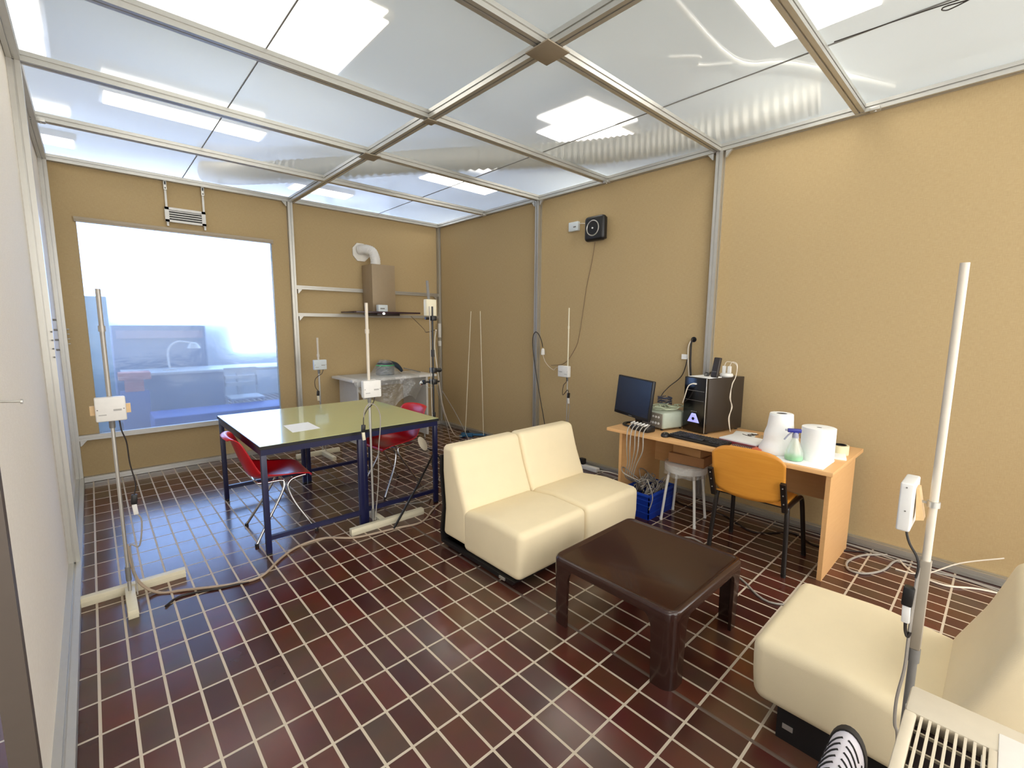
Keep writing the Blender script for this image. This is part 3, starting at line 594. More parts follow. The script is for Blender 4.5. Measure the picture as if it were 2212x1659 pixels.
slab('paper_stack', 'white paper pile on the red folder at the desk middle', 'paper', (-.575, -4.755), .21, .27, .010, DT+.0182, -8, PAPER)
slab('document', 'white documents lying near the wall beside the tower', 'paper', (-.33, -4.66), .19, .15, .006, DT, 12, PAPER)
slab('thin_booklet', 'thin booklet lying near the wall behind the papers', 'booklet', (-.32, -4.83), .15, .12, .006, DT, 12, mat('card_brown', (190, 160, 120), .7))
tag(MB().tube([(-.30, -4.70, DT+.012), (-.36, -4.74, DT+.02), (-.40, -4.70, DT+.012), (-.33, -4.76, DT+.02), (-.35, -4.69, DT+.012), (-.42, -4.75, DT+.014), (-.37, -4.66, DT+.014)], .0025, 5, 3).build('tangled_wire', BLACKC), 'small tangle of black wire on the documents beside the tower', 'wire')
slab('tissue_pack', 'small white pack behind the left paper roll on the desk', 'pack', (-.32, -4.98), .1, .08, .045, DT, 10, WHITE)
slab('flat_towel', 'white paper towel lying flat under the bottle and right roll', 'paper towel', (-.755, -5.17), .27, .28, .003, DT, 0, PAPER)
slab('paper_pad', 'white paper pad at the right end of the desk', 'paper', (-.50, -5.29), .15, .10, .012, DT, 14, PAPER)
def roll(name, c, r, h, label, loose=False, core=.03, ht=.012):
    t = thing(name, label, 'paper roll', (c[0], c[1], DT+(.003 if not loose else 0)))
    if not loose:
        MB().lathe([(r, 0), (r, h), (r-.004, h+.002), (core, h), (core, h-.12)], n=48, cap=False).build('paper', PAPER, t)
    else:
        MB().lathe([(r*.96+.001, 0), (r*.97, h*.5), (r*.78, h), (core, h), (core, h-.12)], n=48, cap=False).build('paper', PAPER, t)
        def fl(u, v):
            a = math.radians(55+250*u); z = h*(1-.02*math.sin(7*u))*(1-v); rr = r*(.80+.55*v**1.6*abs(math.sin(PI*min(1, u*1.1)))+.22*v)+.006*math.sin(16*v)*v
            return (rr*math.cos(a), rr*math.sin(a), z)
        MB().grid(fl, 40, 24).build('loose_sheet', PAPER, t, solid=.002, smooth=80)
    MB().lathe([(core-.0015, h-.002), (core-.0015, h-.12), (.001, h-.12)], n=24, cap=False).build('core', mat('cardboard_core', (104, 96, 92), .8), t)
roll('paper_towel_roll', (-.655, -5.00), .085, .262, 'left tall paper roll with its outer sheets unwinding', True, .032)
roll('paper_towel_roll', (-.675, -5.222), .092, .205, 'right squat white paper roll beside the spray bottle', False, .016)
t = thing('spray_bottle', 'clear spray bottle with blue trigger head and green liquid', 'spray bottle', (-.80, -5.13, DT+.003), math.radians(-60))
BOT = film('bottle_plastic', .50, .40, .08, c=(236, 244, 236), rrough=.2, wr=2, bump=.05)
MB().lathe([(.045, 0), (.05, .006), (.05, .035), (.046, .06), (.02, .128), (.014, .14), (.014, .15)], n=30).build('bottle', BOT, t)
MB().lathe([(.044, .003), (.0488, .008), (.0488, .026), (.001, .027)], n=30, cap=False).build('liquid', mat('green_liquid', (86, 200, 120), .3), t)
MB().lathe([(.017, .142), (.017, .165), (.012, .175)], n=20).build('collar', mat('spray_grey', (150, 152, 170), .4), t)
MB().box((-.045, -.011, .175), (.03, .011, .198), .004).box((-.012, -.01, .165), (.014, .01, .178), .002).build('spray_head', mat('spray_blue', (34, 40, 140), .4), t)
MB().tube([(-.02, 0, .175), (-.04, 0, .155), (-.06, 0, .125)], .005, 8).build('trigger', mat('spray_grey', (0, 0, 0)), t)
MB().cyl((-.058, 0, .188), (-.045, 0, .188), .006).build('nozzle', mat('spray_grey', (0, 0, 0)), t)
t = thing('tape_roll', 'cream tape roll standing by the wall behind the right paper roll', 'tape', (-.40, -5.285, DT))
MB().lathe([(.05, 0), (.05, .06), (.035, .06), (.035, 0), (.05, 0)], n=32, cap=False).build('tape', mat('cream_tape', (226, 216, 178), .6), t)
MB().lathe([(.036, .001), (.036, .063), (.031, .063), (.031, .001)], n=32, cap=False).build('core', BLACK, t)
# ------------------------------------------------------------ plywood chair, stool, crate
t = thing('plywood_chair', 'orange plywood chair with black frame pushed under the desk', 'chair', (-.735, -4.925, 0), math.radians(1))
def back(u, v):
    a = (2*u-1); b2 = v
    hw = .218*(1-.0*b2); y = hw*a; e = (abs(a)**6)
    z0 = .455+.035*e+.03*(a*a); z1 = .796-.055*abs(a)**5-.012*a*a; z = z0+(z1-z0)*b2
    x = -.24-.05*(b2)-.0+.035*a*a*(-1)*-1*.6
    return (x, y, z)
MB().grid(back, 28, 14).build('backrest', PLY, t, solid=.011, smooth=60)
def seat(u, v):
    a = 2*v-1; hw = .205-.01*u; e = abs(a)**5
    x = -.205+.41*u; z = .445-.012*math.sin(PI*u)*(1-a*a)-(.03*max(0, u-.85)/.15)+.012*max(0, .12-u)/.12
    return (x+(0 if u < .5 else -.03*e), hw*a, z)
MB().grid(seat, 24, 20).build('seat', PLY, t, solid=.011, smooth=60)
CB = mat('black_enamel', (26, 20, 18), .35)
for s in (-1, 1):
    y = .2*s
    MB().tube([(-.19, y*1.17, .01), (-.165, y*1.12, .25), (-.15, y*1.08, .40), (-.12, y*1.06, .428), (.10, y*1.06, .428), (.155, y*1.08, .41), (.18, y*1.12, .30), (.225, y*1.2, .01)], .0145, 10).build('side_frame', CB, t)
    bb = MB().bar((-.20, y*1.08, .42), (-.285, y*1.08, .62), .022, .03, (0, 1, 0)).build('back_bracket', CB, t)
    b = MB(); 
    for q in (.3, .6, .85): b.cyl((-.20-.085*q-.016, y*1.08, .42+.2*q), (-.20-.085*q-.011, y*1.08, .42+.2*q), .004, n=8)
    b.build('screw', ALU, bb)
    for x, yy in ((-.19, y*1.17), (.225, y*1.2)): MB().cyl((x, yy, 0), (x, yy, .025), .015).build('glide', BLACK, t)
MB().bar((-.12, -.21, .425), (-.12, .21, .425), .018).bar((.1, -.21, .425), (.1, .21, .425), .018).build('cross_bar', CB, t)
t = thing('white_stool', 'white stool wrapped in plastic under the desk', 'stool', (-.56, -4.32, 0), math.radians(8))
b = MB().lathe([(.14, .40), (.158, .405), (.16, .42), (.16, .455), (.15, .462), (.001, .462)], n=36); b.build('seat', WHITE, t)
for i in range(4):
    a = PI/4+i*PI/2; c, s_ = math.cos(a), math.sin(a)
    MB().tube([(c*.06, s_*.06, .398), (c*.115, s_*.115, .396), (c*.14, s_*.14, .37), (c*.185, s_*.185, .012)], .0105, 10).build('leg', WHITE, t)
    MB().cyl((c*.186, s_*.186, 0), (c*.186, s_*.186, .02), .012).build('foot', WHITE, t)
def wrap(u, v):
    a = 2*PI*u; r = .165+.006*math.sin(9*a)*v; return (r*math.cos(a), r*math.sin(a), .468-.09*v-.006*math.sin(7*a)*v)
MB().grid(wrap, 60, 5).build('plastic_wrap', SHEET, t, smooth=170)
slab('cardboard_box', 'lower brown cardboard box on the white stool under the desk', 'box', (-.52, -4.34), .22, .28, .075, .470, 5, mat('cardboard', (150, 108, 70), .8), bev=.002)
slab('cardboard_box', 'upper brown cardboard box, topmost on the stool under the desk', 'box', (-.52, -4.35), .18, .24, .06, .546, -6, mat('cardboard2', (170, 128, 84), .8), bev=.002)
t = thing('plastic_crate', 'blue plastic crate full of grey cables under the desk', 'crate', (-.60, -3.985, 0))
CR = mat('crate_blue', (16, 50, 150), .4); b = MB(); x0, x1, y0, y1, h = -.21, .19, -.17, .085, .21
b.box((x0, y0, 0), (x1, y1, .01))
for a, c in (((x0, y0), (x1, y0+.008)), ((x0, y1-.008), (x1, y1)), ((x0, y0), (x0+.008, y1)), ((x1-.008, y0), (x1, y1))): b.box((a[0], a[1], .01), (c[0], c[1], h-.02))
b.build('body', CR, t)
b = MB()
for a, c in (((x0-.008, y0-.008), (x1+.008, y0+.006)), ((x0-.008, y1-.006), (x1+.008, y1+.008)), ((x0-.008, y0), (x0+.006, y1)), ((x1-.006, y0), (x1+.008, y1))): b.box((a[0], a[1], h-.022), (c[0], c[1], h), .002)
for z in (.05, .11, .155): b.box((x0-.004, y0-.004, z), (x1+.004, y1+.004, z+.005)) if False else (b.box((x0-.004, y0-.004, z), (x0, y1, z+.006)), b.box((x0, y0-.004, z), (x1, y0, z+.006)))
b.build('rim', mat('crate_blue_light', (30, 70, 176), .4), t)
b = MB()
for k in range(34):
    px, py = random.uniform(-.76, -.46), random.uniform(-4.12, -3.94); zz = .13+.1*random.random()
    b.tube([(px+random.uniform(-.05, .05), py+random.uniform(-.03, .03), zz+random.uniform(-.03, .08)) for q in range(6)], .004, 5, 5)
for v in b.bm.verts: v.co.x = min(max(v.co.x, -.79), -.43); v.co.y = min(max(v.co.y, -4.14), -3.92); v.co.z = max(v.co.z, .02)
tag(b.build('cable_tangle', GREYC), 'heap of grey cables in the blue crate', 'cables', kind='stuff')
for i, L_ in enumerate([[(-.33, -3.89, .18), (-.45, -3.89, .28), (-.60, -3.93, .33), (-.7, -4.0, .3)], [(-.90, -4.12, .34), (-.98, -4.02, .40), (-.8, -3.9, .38), (-.7, -3.98, .28)], [(-.7, -4.08, .24), (-.86, -4.16, .35), (-.84, -4.2, .22), (-.83, -4.17, .1)]]):
    tag(MB().tube(L_, .0045, 6).build('loop_cable', GREYC), ['grey cable arching from the desk side into the crate', 'grey cable looping high above the crate', 'grey cable drooping over the crate front'][i], 'cable')
# ------------------------------------------------------------ wall things on the right wall
t = thing('wall_speaker', 'black rounded wall speaker with silver ring on the right wall', 'speaker', (-.07, -2.98, 2.41))
MB().box((-.045, -.125, 0), (.04, .125, .25), .038, 5).build('case', BLACK, t)
MB().box((.03, -.11, .015), (.045, .11, .235), .01).build('back_plate', BLACK, t)
b = MB().lathe([(.076, 0), (.08, .004), (.072, .008), (.069, .004), (.072, 0)], n=48, cap=False); bmesh.ops.transform(b.bm, matrix=Matrix.Translation((-.044, .005, .125)) @ Matrix.Rotation(-PI/2, 4, 'Y'), verts=b.bm.verts); b.build('ring', ALU, t)
b = MB().lathe([(.068, .001), (.05, -.012), (.02, -.018), (.001, -.018)], n=40, cap=False); bmesh.ops.transform(b.bm, matrix=Matrix.Translation((-.0475, .005, .125)) @ Matrix.Rotation(-PI/2, 4, 'Y'), verts=b.bm.verts); bmesh.ops.scale(b.bm, vec=(.2, 1, 1), verts=b.bm.verts, space=Matrix.Translation((.0455, 0, 0))); b.build('cone', mat('speaker_cone', (46, 40, 42), .5), t)
MB().cyl((-.055, .005, .125), (-.046, .005, .125), .008).build('centre_dot', WHITE, t)
def wbox(loc, label, dims=(.04, .13, .095), nm='sensor_box'):
    t = thing(nm, label, 'sensor box', loc); x, y, z = dims
    MB().box((-x, -y/2, 0), (0, y/2, z), .005).build('case', BOXB, t)
    MB().box((-x-.001, -y*.3, z*.35), (-x, -y*.02, z*.5)).build('label_strip', GREYP, t)
wbox((-.003, -2.653, 2.56), 'pale sensor box on the right wall left of the black speaker')
tag(MB().tube([(-.02, -2.72, 2.63), (-.03, -2.79, 2.62), (-.03, -2.86, 2.60)], .005, 6).build('link_cable', WHITEC), 'short pale cable between the pale box and the wall speaker', 'cable')
tag(MB().tube([(-.012, -2.93, 2.41), (-.008, -2.89, 2.2), (-.008, -2.83, 1.95), (-.008, -2.785, 1.66), (-.008, -2.75, 1.45), (-.008, -2.70, 1.3), (-.01, -2.55, 1.12), (-.02, -2.35, 1.08)], .0028, 5).build('speaker_cable', mat('brown_cable', (120, 96, 76), .6)), 'thin brown cable hanging from the wall speaker down the wall', 'cable')
t = thing('cable_with_socket', 'black cable with a white socket hanging beside the wall post', 'cable', (-.08, -2.15, .4))
MB().tube([(-.06, -2.33, .1), (-.06, -2.30, .35), (-.07, -2.22, .7), (-.075, -2.15, 1.0), (-.075, -2.10, 1.25), (-.08, -2.10, 1.40), (-.08, -2.14, 1.465), (-.075, -2.19, 1.44), (-.06, -2.225, 1.36), (-.05, -2.235, 1.29)], .005, 7).build('cord', BLACKC, t, True)
MB().lathe([(.012, .075), (.02, .06), (.024, .02), (.024, 0)], (-.05, -2.24, 1.20)).build('socket', WHITE, t, True)
MB().tube([(-.05, -2.24, 1.2), (-.04, -2.27, 1.12), (-.03, -2.33, 1.06), (-.03, -2.4, 1.03), (-.05, -2.45, 1.06), (-.1, -2.60, 1.10)], .003, 6).build('thin_cord', WHITEC, t, True)
t = thing('wall_cable_outlet', 'hole in the right wall with cables dropping behind the computer', 'cable outlet', (-.01, -4.05, 1.3))
b = MB().cyl((-.006, -4.055, 1.43), (-.001, -4.055, 1.43), .024, n=20); b.build('hole_ring', BLACK, t, True)
MB().tube([(-.004, -4.05, 1.43), (-.03, -4.055, 1.43), (-.03, -4.045, 1.38), (-.03, -4.05, 1.2), (-.04, -4.08, .95), (-.06, -4.1, .75)], .008, 8).build('black_cord', BLACKC, t, True)
MB().tube([(-.004, -4.05, 1.43), (-.035, -4.04, 1.41), (-.03, -4.02, 1.35), (-.03, -4.03, 1.2), (-.03, -4.06, .95), (-.1, -4.1, .75)], .005, 8).build('white_cord', WHITEC, t, True)
MB().tube([(-.025, -4.02, 1.27), (-.02, -3.97, 1.1), (-.03, -3.85, .98), (-.1, -3.82, .90), (-.3, -3.95, .85)], .004, 6).build('thin_cord', BLACKC, t, True)
MB().box((-.022, -4.012, 1.25), (-.02, -3.957, 1.295)).build('cable_label', PAPER, t, True)
# post holes
for (x, y, z, dx, dy, n) in ((-.06, -4.21, 1.3, -1, 0, 4), (-.06, -2.12, 1.35, -1, 0, 3)):
    for i in range(n):
        tag(MB().cyl((x, y+.012, z+i*.05), (x-.006, y+.012, z+i*.05), .006, n=10).build('bolt', ALU), '%s bolt on the right wall post %s' % (['lowest', 'second lowest', 'third lowest', 'topmost'][i] if n == 4 else ['lowest', 'middle', 'topmost'][i], 'behind the computer' if y < -3 else 'near the speaker'), 'bolt', 'bolts on the post %s' % ('behind the computer' if y < -3 else 'near the speaker'))
for i in range(4):
    tag(MB().cyl((W+.05, -2.145, 1.49-i*.05), (W+.05, -2.165, 1.49-i*.05), .005, n=8).cyl((W+.058, -2.085, 1.56-i*.06), (W+.075, -2.085, 1.56-i*.06), .006, n=10).build('bolt', GREYP), '%s dark bolt sticking out of the left wall post' % ['topmost', 'second highest', 'second lowest', 'lowest'][i], 'bolt', 'bolts on the left wall post')
    tag(MB().cyl((W+.058, -.03, 1.48-i*.045), (W+.075, -.03, 1.48-i*.045), .006, n=10).build('bolt', ALU), '%s small bolt on the far left corner post' % ['topmost', 'second highest', 'second lowest', 'lowest'][i], 'bolt', 'bolts on the far left corner post')
tag(MB().cyl((W, -4.02, 1.32), (W+.05, -4.02, 1.315), .0035, n=8).cyl((W+.05, -4.02, 1.315), (W+.055, -4.02, 1.3145), .007, n=10).build('wall_nail', ALU), 'nail sticking out of the pale left wall at the picture edge', 'nail')
# ------------------------------------------------------------ sensor stands
def dirv(a): return Vector((math.cos(a), math.sin(a), 0))
def stand(loc, label, bar, foot, h, boxz, boxd, boxm, side, upm=IVORY, plug=None, thick=.011, lugs=False, boxoff=(0, 0), loop=None):
    """bar: (x0,x1,y) in local coords, foot: (y0,y1); box on the side (dx,dy)"""
    t = thing('sensor_stand', label, 'sensor stand', (loc[0], loc[1], 0), 0, 'sensor boxes on slim floor stands')
    if bar:
        x0, x1, y = bar
        MB().box((x0, y-.022, .0), (x1, y+.022, .05), .002).box((x0-.001, y-.0235, .024), (x1+.001, y+.0235, .029)).build('base_bar', CREAM, t)
        y0, y1 = foot
        fx = .07 if loop else 0; MB().box((-.022+fx, min(y0, y1), 0), (.022+fx, max(y0, y1), .045), .002).box((-.0235+fx, min(y0, y1)-.001, .02), (.0235+fx, max(y0, y1)+.001, .025)).build('base_foot', CREAM, t)
    z0 = (.0 if loop else .045) if bar else 0
    MB().cyl((0, 0, z0), (0, 0, boxz*.9), thick*.8).build('lower_pole', GREYP if not bar else ALU, t)
    MB().cyl((0, 0, z0+.06), (0, 0, z0+.14), thick*1.15).cyl((0, 0, boxz*.9), (0, 0, boxz*.9+.05), thick*1.2).build('joint', GREYP, t)
    MB().cyl((0, 0, boxz*.9), (0, 0, h), thick).cyl((0, 0, h-.22), (0, 0, h-.19), thick*1.4).build('upper_pole', upm, t)
    w_, d_, hh = boxd; dx, dy = side
    c = Vector((dx*(thick+d_/2+.004)+boxoff[0], dy*(thick+d_/2+.004)+boxoff[1], boxz))
    sx, sy = (d_/2, w_/2) if dx else (w_/2, d_/2)
    sc_ = MB().box((c.x-sx, c.y-sy, boxz-hh/2), (c.x+sx, c.y+sy, boxz+hh/2), .007, 3).build('sensor_case', boxm, t)
    b = MB(); q = (c.x+dx*(sx+.0005)), (c.y+dy*(sy+.0005))
    if dx: b.box((q[0]-.001, c.y+.01, boxz-.01), (q[0]+.001, c.y+sy*.7, boxz)).box((q[0]-.001, c.y-sy*.8, boxz-.03), (q[0]+.001, c.y-sy*.3, boxz-.025))
    else: b.box((c.x+.01, q[1]-.001, boxz-.01), (c.x+sx*.7, q[1]+.001, boxz)).box((c.x-sx*.8, q[1]-.001, boxz-.03), (c.x-sx*.3, q[1]+.001, boxz-.025))
    b.build('label_mark', mat('mark_grey', (170, 168, 165), .6), sc_)
    b = MB()
    for a in (-.85, .85): b.cyl((c.x+(0 if dx else sx*a)-dx*0, c.y+(sy*a if dx else 0), boxz+.0), (c.x+(0 if dx else sx*a)+dx*(sx+.001), c.y+(sy*a if dx else 0)+dy*(sy+.001), boxz), .003, n=8)
    b.build('screw', GREYP, sc_)
    if lugs:
        MB().box((c.x-sx-.02, c.y+sy-.01, boxz-.03), (c.x+sx+.02, c.y+sy+.004, boxz+.02)).build('wood_batten', OAK, t)
    if plug:
        pts, zz, pm, wm = plug
        MB().tube(pts, .0035, 6).build('cable', BLACKC, t)
        p = Vector(pts[-1]); MB().bar(p, p+Vector((-.005, 0, -.055)), .028, .02, bev=.004).build('plug', pm, t)
        MB().bar(p+Vector((-.005, 0, -.055)), p+Vector((.0, 0, -.115)), .022, .016, bev=.003).build('socket', wm, t)
        MB().tube([p+Vector((0, 0, -.11)), p+Vector((.02, 0, -.16)), p+Vector((.0, 0, -.3)), Vector((.02, 0, .3)), Vector((.03, -.01, .1)), Vector((.03, -.03, .02))] if not loop else loop, .004, 6).build('lower_cable', GREYC, t)
    return t
stand((-3.935, -2.75), 'sensor stand in front of the window by the left wall', (-.225, .265, .075), (.06, -.25), 1.72, 1.093, (.125, .045, .128), WHITE, (0, -1), mat('silver_pole', (176, 172, 166), .4, .4),
      ([(.03, -.035, 1.03), (.035, -.04, .97), (.05, -.03, .9), (.055, -.02, .78), (.07, -.02, .66), (.06, -.02, .60)], 0, BLACK, WHITE), lugs=True)
stand((-2.49, -2.79), 'sensor stand standing among the green tables, dark plug hanging', (-.20, .41, -.042), (-.02, .25), 1.70, 1.075, (.137, .045, .125), WHITE, (0, -1), IVORY,
      ([(.03, -.03, 1.02), (.02, -.03, .98), (0, -.03, .95), (-.04, -.05, .93), (-.075, -.06, .88), (-.08, -.06, .82)], 0, BLACK, CREAM), loop=[(-.075, -.06, .86), (-.07, -.06, .92), (-.03, -.05, .965), (.02, -.05, .95), (.055, -.05, .88), (.05, -.06, .78), (.035, -.05, .6), (.03, -.04, .35), (.0, -.03, .06)])
stand((-2.052, -.55), 'sensor stand against the back wall right of the window', (-.30, .2, .0), (.02, -.36), 1.385, 1.075, (.145, .045, .115), BOXB, (0, -1), IVORY,
      ([(.04, -.03, 1.02), (.02, -.03, .97), (-.02, -.02, .94), (-.06, -.03, .9), (-.06, -.03, .82), (-.03, -.03, .77)], 0, DARK, CREAM))
stand((-.25, -2.80), 'sensor stand behind the rear sofa near the speaker cable', (-.2, .2, 0), (.0, .25), 1.73, 1.06, (.145, .045, .12), WHITE, (-1, 0), CREAM,
      ([(-.03, -.01, 1.0), (-.03, -.01, .95), (-.02, .04, .9), (-.02, .045, .8), (-.01, -.01, .86), (-.01, -.03, .83)], 0, BLACK, WHITE), thick=.007, boxoff=(0, .02))
# foreground stand
t = thing('sensor_stand', 'tall pole with white sensor box in front of the foreground cream seat', 'sensor stand', (-2.35, -5.883, 0), 0, 'sensor boxes on slim floor stands')
MB().cyl((0, 0, .7), (0, 0, 1.712), .0095).build('upper_pole', IVORY, t)
MB().cyl((0, 0, .05), (0, 0, .7), .010).build('lower_pole', GREYP, t)
MB().box((-.013, -.012, .66), (.014, .012, .92), .003).build('bracket', mat('pole_bracket_grey', (150, 140, 125), .5), t)
MB().cyl((0, 0, .62), (0, 0, .66), .0135).build('joint', GREYP, t)
MB().cyl((0, 0, 1.072), (0, 0, 1.088), .014).bar((0, .0, 1.08), (-.0, .026, 1.082), .006).build('clamp', ALU, t)
MB().prism([(.014, 1.035), (.03, 1.03), (.036, 1.12), (.03, 1.12)], lambda a, c, h: (h, a, c), -.02, .02).build('wood_batten', OAK, t)
MB().box((-.055, .036, 1.003), (.055, .066, 1.137), .005, 3).build('sensor_case', WHITE, t)
MB().cyl((-.056, .05, 1.06), (-.054, .05, 1.06), .002, n=8).cyl((-.056, .052, 1.125), (-.054, .052, 1.125), .002, n=8).build('screw', GREYP, t)
MB().tube([(-.01, .045, 1.003), (-.01, .045, .985), (-.02, .035, .96), (-.02, .018, .93), (-.02, .012, .90), (-.02, .015, .87)], .003, 6).build('cable', DARK, t)
MB().bar((-.02, .024, .84), (-.02, .026, .785), .026, .024, bev=.004).build('plug', BLACK, t)
MB().bar((-.02, .026, .785), (-.02, .024, .735), .018, .018, bev=.003).build('socket', WHITE, t)
MB().tube([(-.02, .024, .735), (-.02, .022, .71), (-.022, .016, .695), (-.02, .012, .71)], .004, 6).build('short_cord', BLACKC, t)
MB().tube([(-.015, .012, .9), (-.016, .014, .7), (-.016, .014, .6), (-.02, .022, .5), (-.016, .02, .42), (-.01, .01, .36), (0, .012, .1)], .004, 6).build('lower_cable', GREYC, t)
MB().box((-.14, -.02, 0), (.1, .02, .05), .003).box((-.02, -.14, 0), (.02, .14, .045), .003).build('base_bar', CREAM, t)
# thin rods with blue tool
for i, (p, q) in enumerate((((-.06, -.86, 1.73), (-.20, -.90, .03)), ((-.06, -1.065, 1.73), (-.09, -1.17, .03)))):
    tag(MB().cyl(q, p, .005, n=8).build('thin_rod', CREAM), ['left one of the two thin pale rods leaning near the far corner', 'right one of the two thin pale rods leaning near the far corner'][i], 'rod', 'thin rods against the right wall')
t = thing('floor_clamp', 'blue clamp tool on the floor at the foot of the thin rods', 'clamp', (-.2, -1.0, 0), math.radians(-60))
BL = mat('tool_blue', (40, 92, 130), .5)
MB().box((-.12, -.03, .0), (.05, .03, .05), .01).bar((.0, 0, .03), (.22, .03, .035), .035, .03, bev=.006).bar((-.02, 0, .03), (-.1, -.11, .02), .04, .03, bev=.005).build('body', BL, t)
MB().cyl((-.03, 0, .0), (-.03, 0, .08), .02).build('screw_knob', DARK, t)
# ------------------------------------------------------------ black stand with instruments
t = thing('instrument_stand', 'tall black tripod stand with clamps behind the rear sofa', 'stand', (-1.808, -2.60, 0))
MB().cyl((0, 0, .75), (0, 0, 1.70), .0085).cyl((0, 0, 1.27), (0, 0, 1.33), .014).build('pole', BLACK, t)
MB().cyl((0, 0, .12), (0, 0, .78), .016).cyl((0, 0, .28), (0, 0, .36), .025).build('lower_tube', BLACK, t)
for a, c in ((-.60, -.355), (.3, -.25), (.25, .33)):
    MB().tube([(0, 0, .42), (a*.5, c*.5, .2), (a, c, .01)], .009, 8, 0).build('leg', BLACK, t)
    MB().cyl((0, 0, .16), (a*.55, c*.55, .185), .005).build('brace', ALU, t)
MB().bar((-.025, .01, 1.75), (-.04, .01, 1.915), .022, .006, (0, 1, 0)).build('flat_rod', GREYP, t)
MB().box((-.055, -.0, 1.62), (.045, .05, 1.76), .006).build('sensor_case', CREAM, t)
MB().cyl((-.07, 0, 1.60), (.03, 0, 1.60), .012).box((-.02, -.025, 1.58), (.03, .025, 1.62), .006).build('top_clamp', BLACK, t)
MB().cyl((-.02, 0, 1.155), (.075, 0, 1.15), .018).box((-.02, -.03, 1.13), (.02, .03, 1.175), .005).cyl((.075, 0, 1.15), (.085, 0, 1.15), .01).build('camera_head', BLACK, t)
MB().cyl((-.09, 0, 1.055), (.06, 0, 1.05), .008).box((-.025, -.03, 1.03), (.025, .03, 1.075), .006).cyl((-.1, 0, 1.055), (-.085, 0, 1.055), .02).build('lower_clamp', BLACK, t)
MB().lathe([(.001, 0), (.015, .008), (.018, .02), (.01, .035), (.001, .04)], (-.12, 0, 1.03)).build('sensor_bulb', CHROME, t)
t = thing('round_disc_probe', 'grey disc probe on a bent arm at the black stand', 'probe', (-2.02, -2.80, 0))
mx = Matrix.Translation((-2.06, -2.82, .585)) @ Matrix.Rotation(math.radians(35), 4, 'Z') @ Matrix.Rotation(math.radians(60), 4, 'X')
b = MB().lathe([(.001, -.008), (.05, -.008), (.062, 0), (.05, .008), (.001, .008)], n=36, cap=False); bmesh.ops.transform(b.bm, matrix=mx, verts=b.bm.verts); b.build('disc', mat('disc_grey', (176, 166, 148), .5), t, True)
MB().tube([(-2.02, -2.80, .54), (-1.95, -2.74, .50), (-1.87, -2.67, .46), (-1.815, -2.62, .50)], .005, 7).build('arm', BLACK, t, True)
cabs = [([(-1.85, -2.62, 1.70), (-1.85, -2.63, 1.4), (-1.85, -2.63, 1.0), (-1.845, -2.64, .7), (-1.83, -2.66, .5), (-1.8, -2.6, .3)], .004, GREYC, 'grey cable running down along the black stand'),
        ([(-.85, -.60, 1.65), (-1.1, -1.3, 1.50), (-1.5, -2.0, 1.47), (-1.75, -2.55, 1.50)], .004, mat('brown_cable2', (110, 90, 60), .6), 'brown cable strung from the hood to the black stand'),
        ([(-1.74, -2.55, 1.5), (-1.66, -2.4, 1.35), (-1.5, -2.2, 1.1), (-1.1, -1.7, .6), (-.75, -1.4, .2), (-.35, -1.02, .03)], .006, WHITEC, 'cream cable sagging from the black stand to the floor clamp'),
        ([(-.9, -1.2, .9), (-.72, -1.15, .4), (-.62, -1.15, .01)], .004, GREYC, 'thin grey line slanting to the floor behind the stand, left'),
        ([(-.9, -1.2, .9), (-.6, -1.25, .4), (-.45, -1.35, .01)], .004, GREYC, 'thin grey line slanting to the floor behind the stand, right')]
for pts, r, m, lab in cabs: tag(MB().tube(pts, r, 6).build('hanging_cable', m), lab, 'cable')
t = thing('multi_socket', 'white strip of sockets hanging on the far corner post', 'socket strip', (-.07, -.1, 1.2))
MB().box((-.025, -.02, .15), (.01, .02, .36), .004).box((-.025, -.02, .02), (.01, .02, .1), .004).build('case', WHITE, t)
MB().tube([(0, 0, .02), (-.01, -.01, -.3), (0, -.02, -1.1)], .004, 6).build('cord', GREYC, t)
# ------------------------------------------------------------ floor cables
def fl(pts, r, m, lab, nm='floor_cable'): tag(MB().tube([(x, y, r+z) for x, y, *zz in pts for z in [zz[0] if zz else 0]], r, 7).build(nm, m), lab, 'cable')
fl([(-3.925, -2.60, .25), (-3.90, -2.72, .08), (-3.82, -2.80), (-3.70, -2.876), (-3.486, -2.99), (-3.33, -3.01), (-3.18, -2.86), (-3.03, -2.76), (-2.85, -2.76), (-2.68, -2.90), (-2.41, -2.95), (-2.19, -2.99), (-2.0, -2.85), (-1.86, -2.76), (-1.7, -2.7)], .008, mat('beige_cable', (170, 150, 130), .5), 'beige cable snaking over the tiles from the left stand to the tables')
fl([(-3.80, -2.99), (-3.72, -2.93), (-3.55, -2.985), (-3.4, -3.02)], .006, BLACKC, 'black cable end beside the beige cable near the left stand')
fl([(-2.42, -2.62, .05), (-2.30, -2.50), (-2.15, -2.52), (-2.05, -2.6), (-1.95, -2.68, .02), (-1.85, -2.6)], .005, GREYC, 'grey cable loop on the floor under the right table')
fl([(-1.78, -2.5), (-1.5, -2.2), (-1.2, -1.9), (-.9, -1.6), (-.9, -1.3), (-1.0, -1.1)], .005, GREYC, 'grey cable on the tiles behind the black stand, long one')
fl([(-1.7, -2.6), (-1.3, -2.3), (-.9, -1.9), (-.6, -1.8), (-.3, -1.9)], .005, GREYC, 'grey cable on the tiles running behind the rear sofa')
fl([(-.12, -3.0), (-.14, -3.6), (-.12, -4.4), (-.10, -5.0), (-.10, -5.6), (-.12, -6.1)], .006, GREYC, 'grey cable lying along the foot of the right wall')
fl([(-.09, -5.2), (-.12, -5.5), (-.16, -5.7), (-.12, -5.95), (-.2, -6.2)], .006, GREYC, 'second grey cable along the right wall beside the desk')
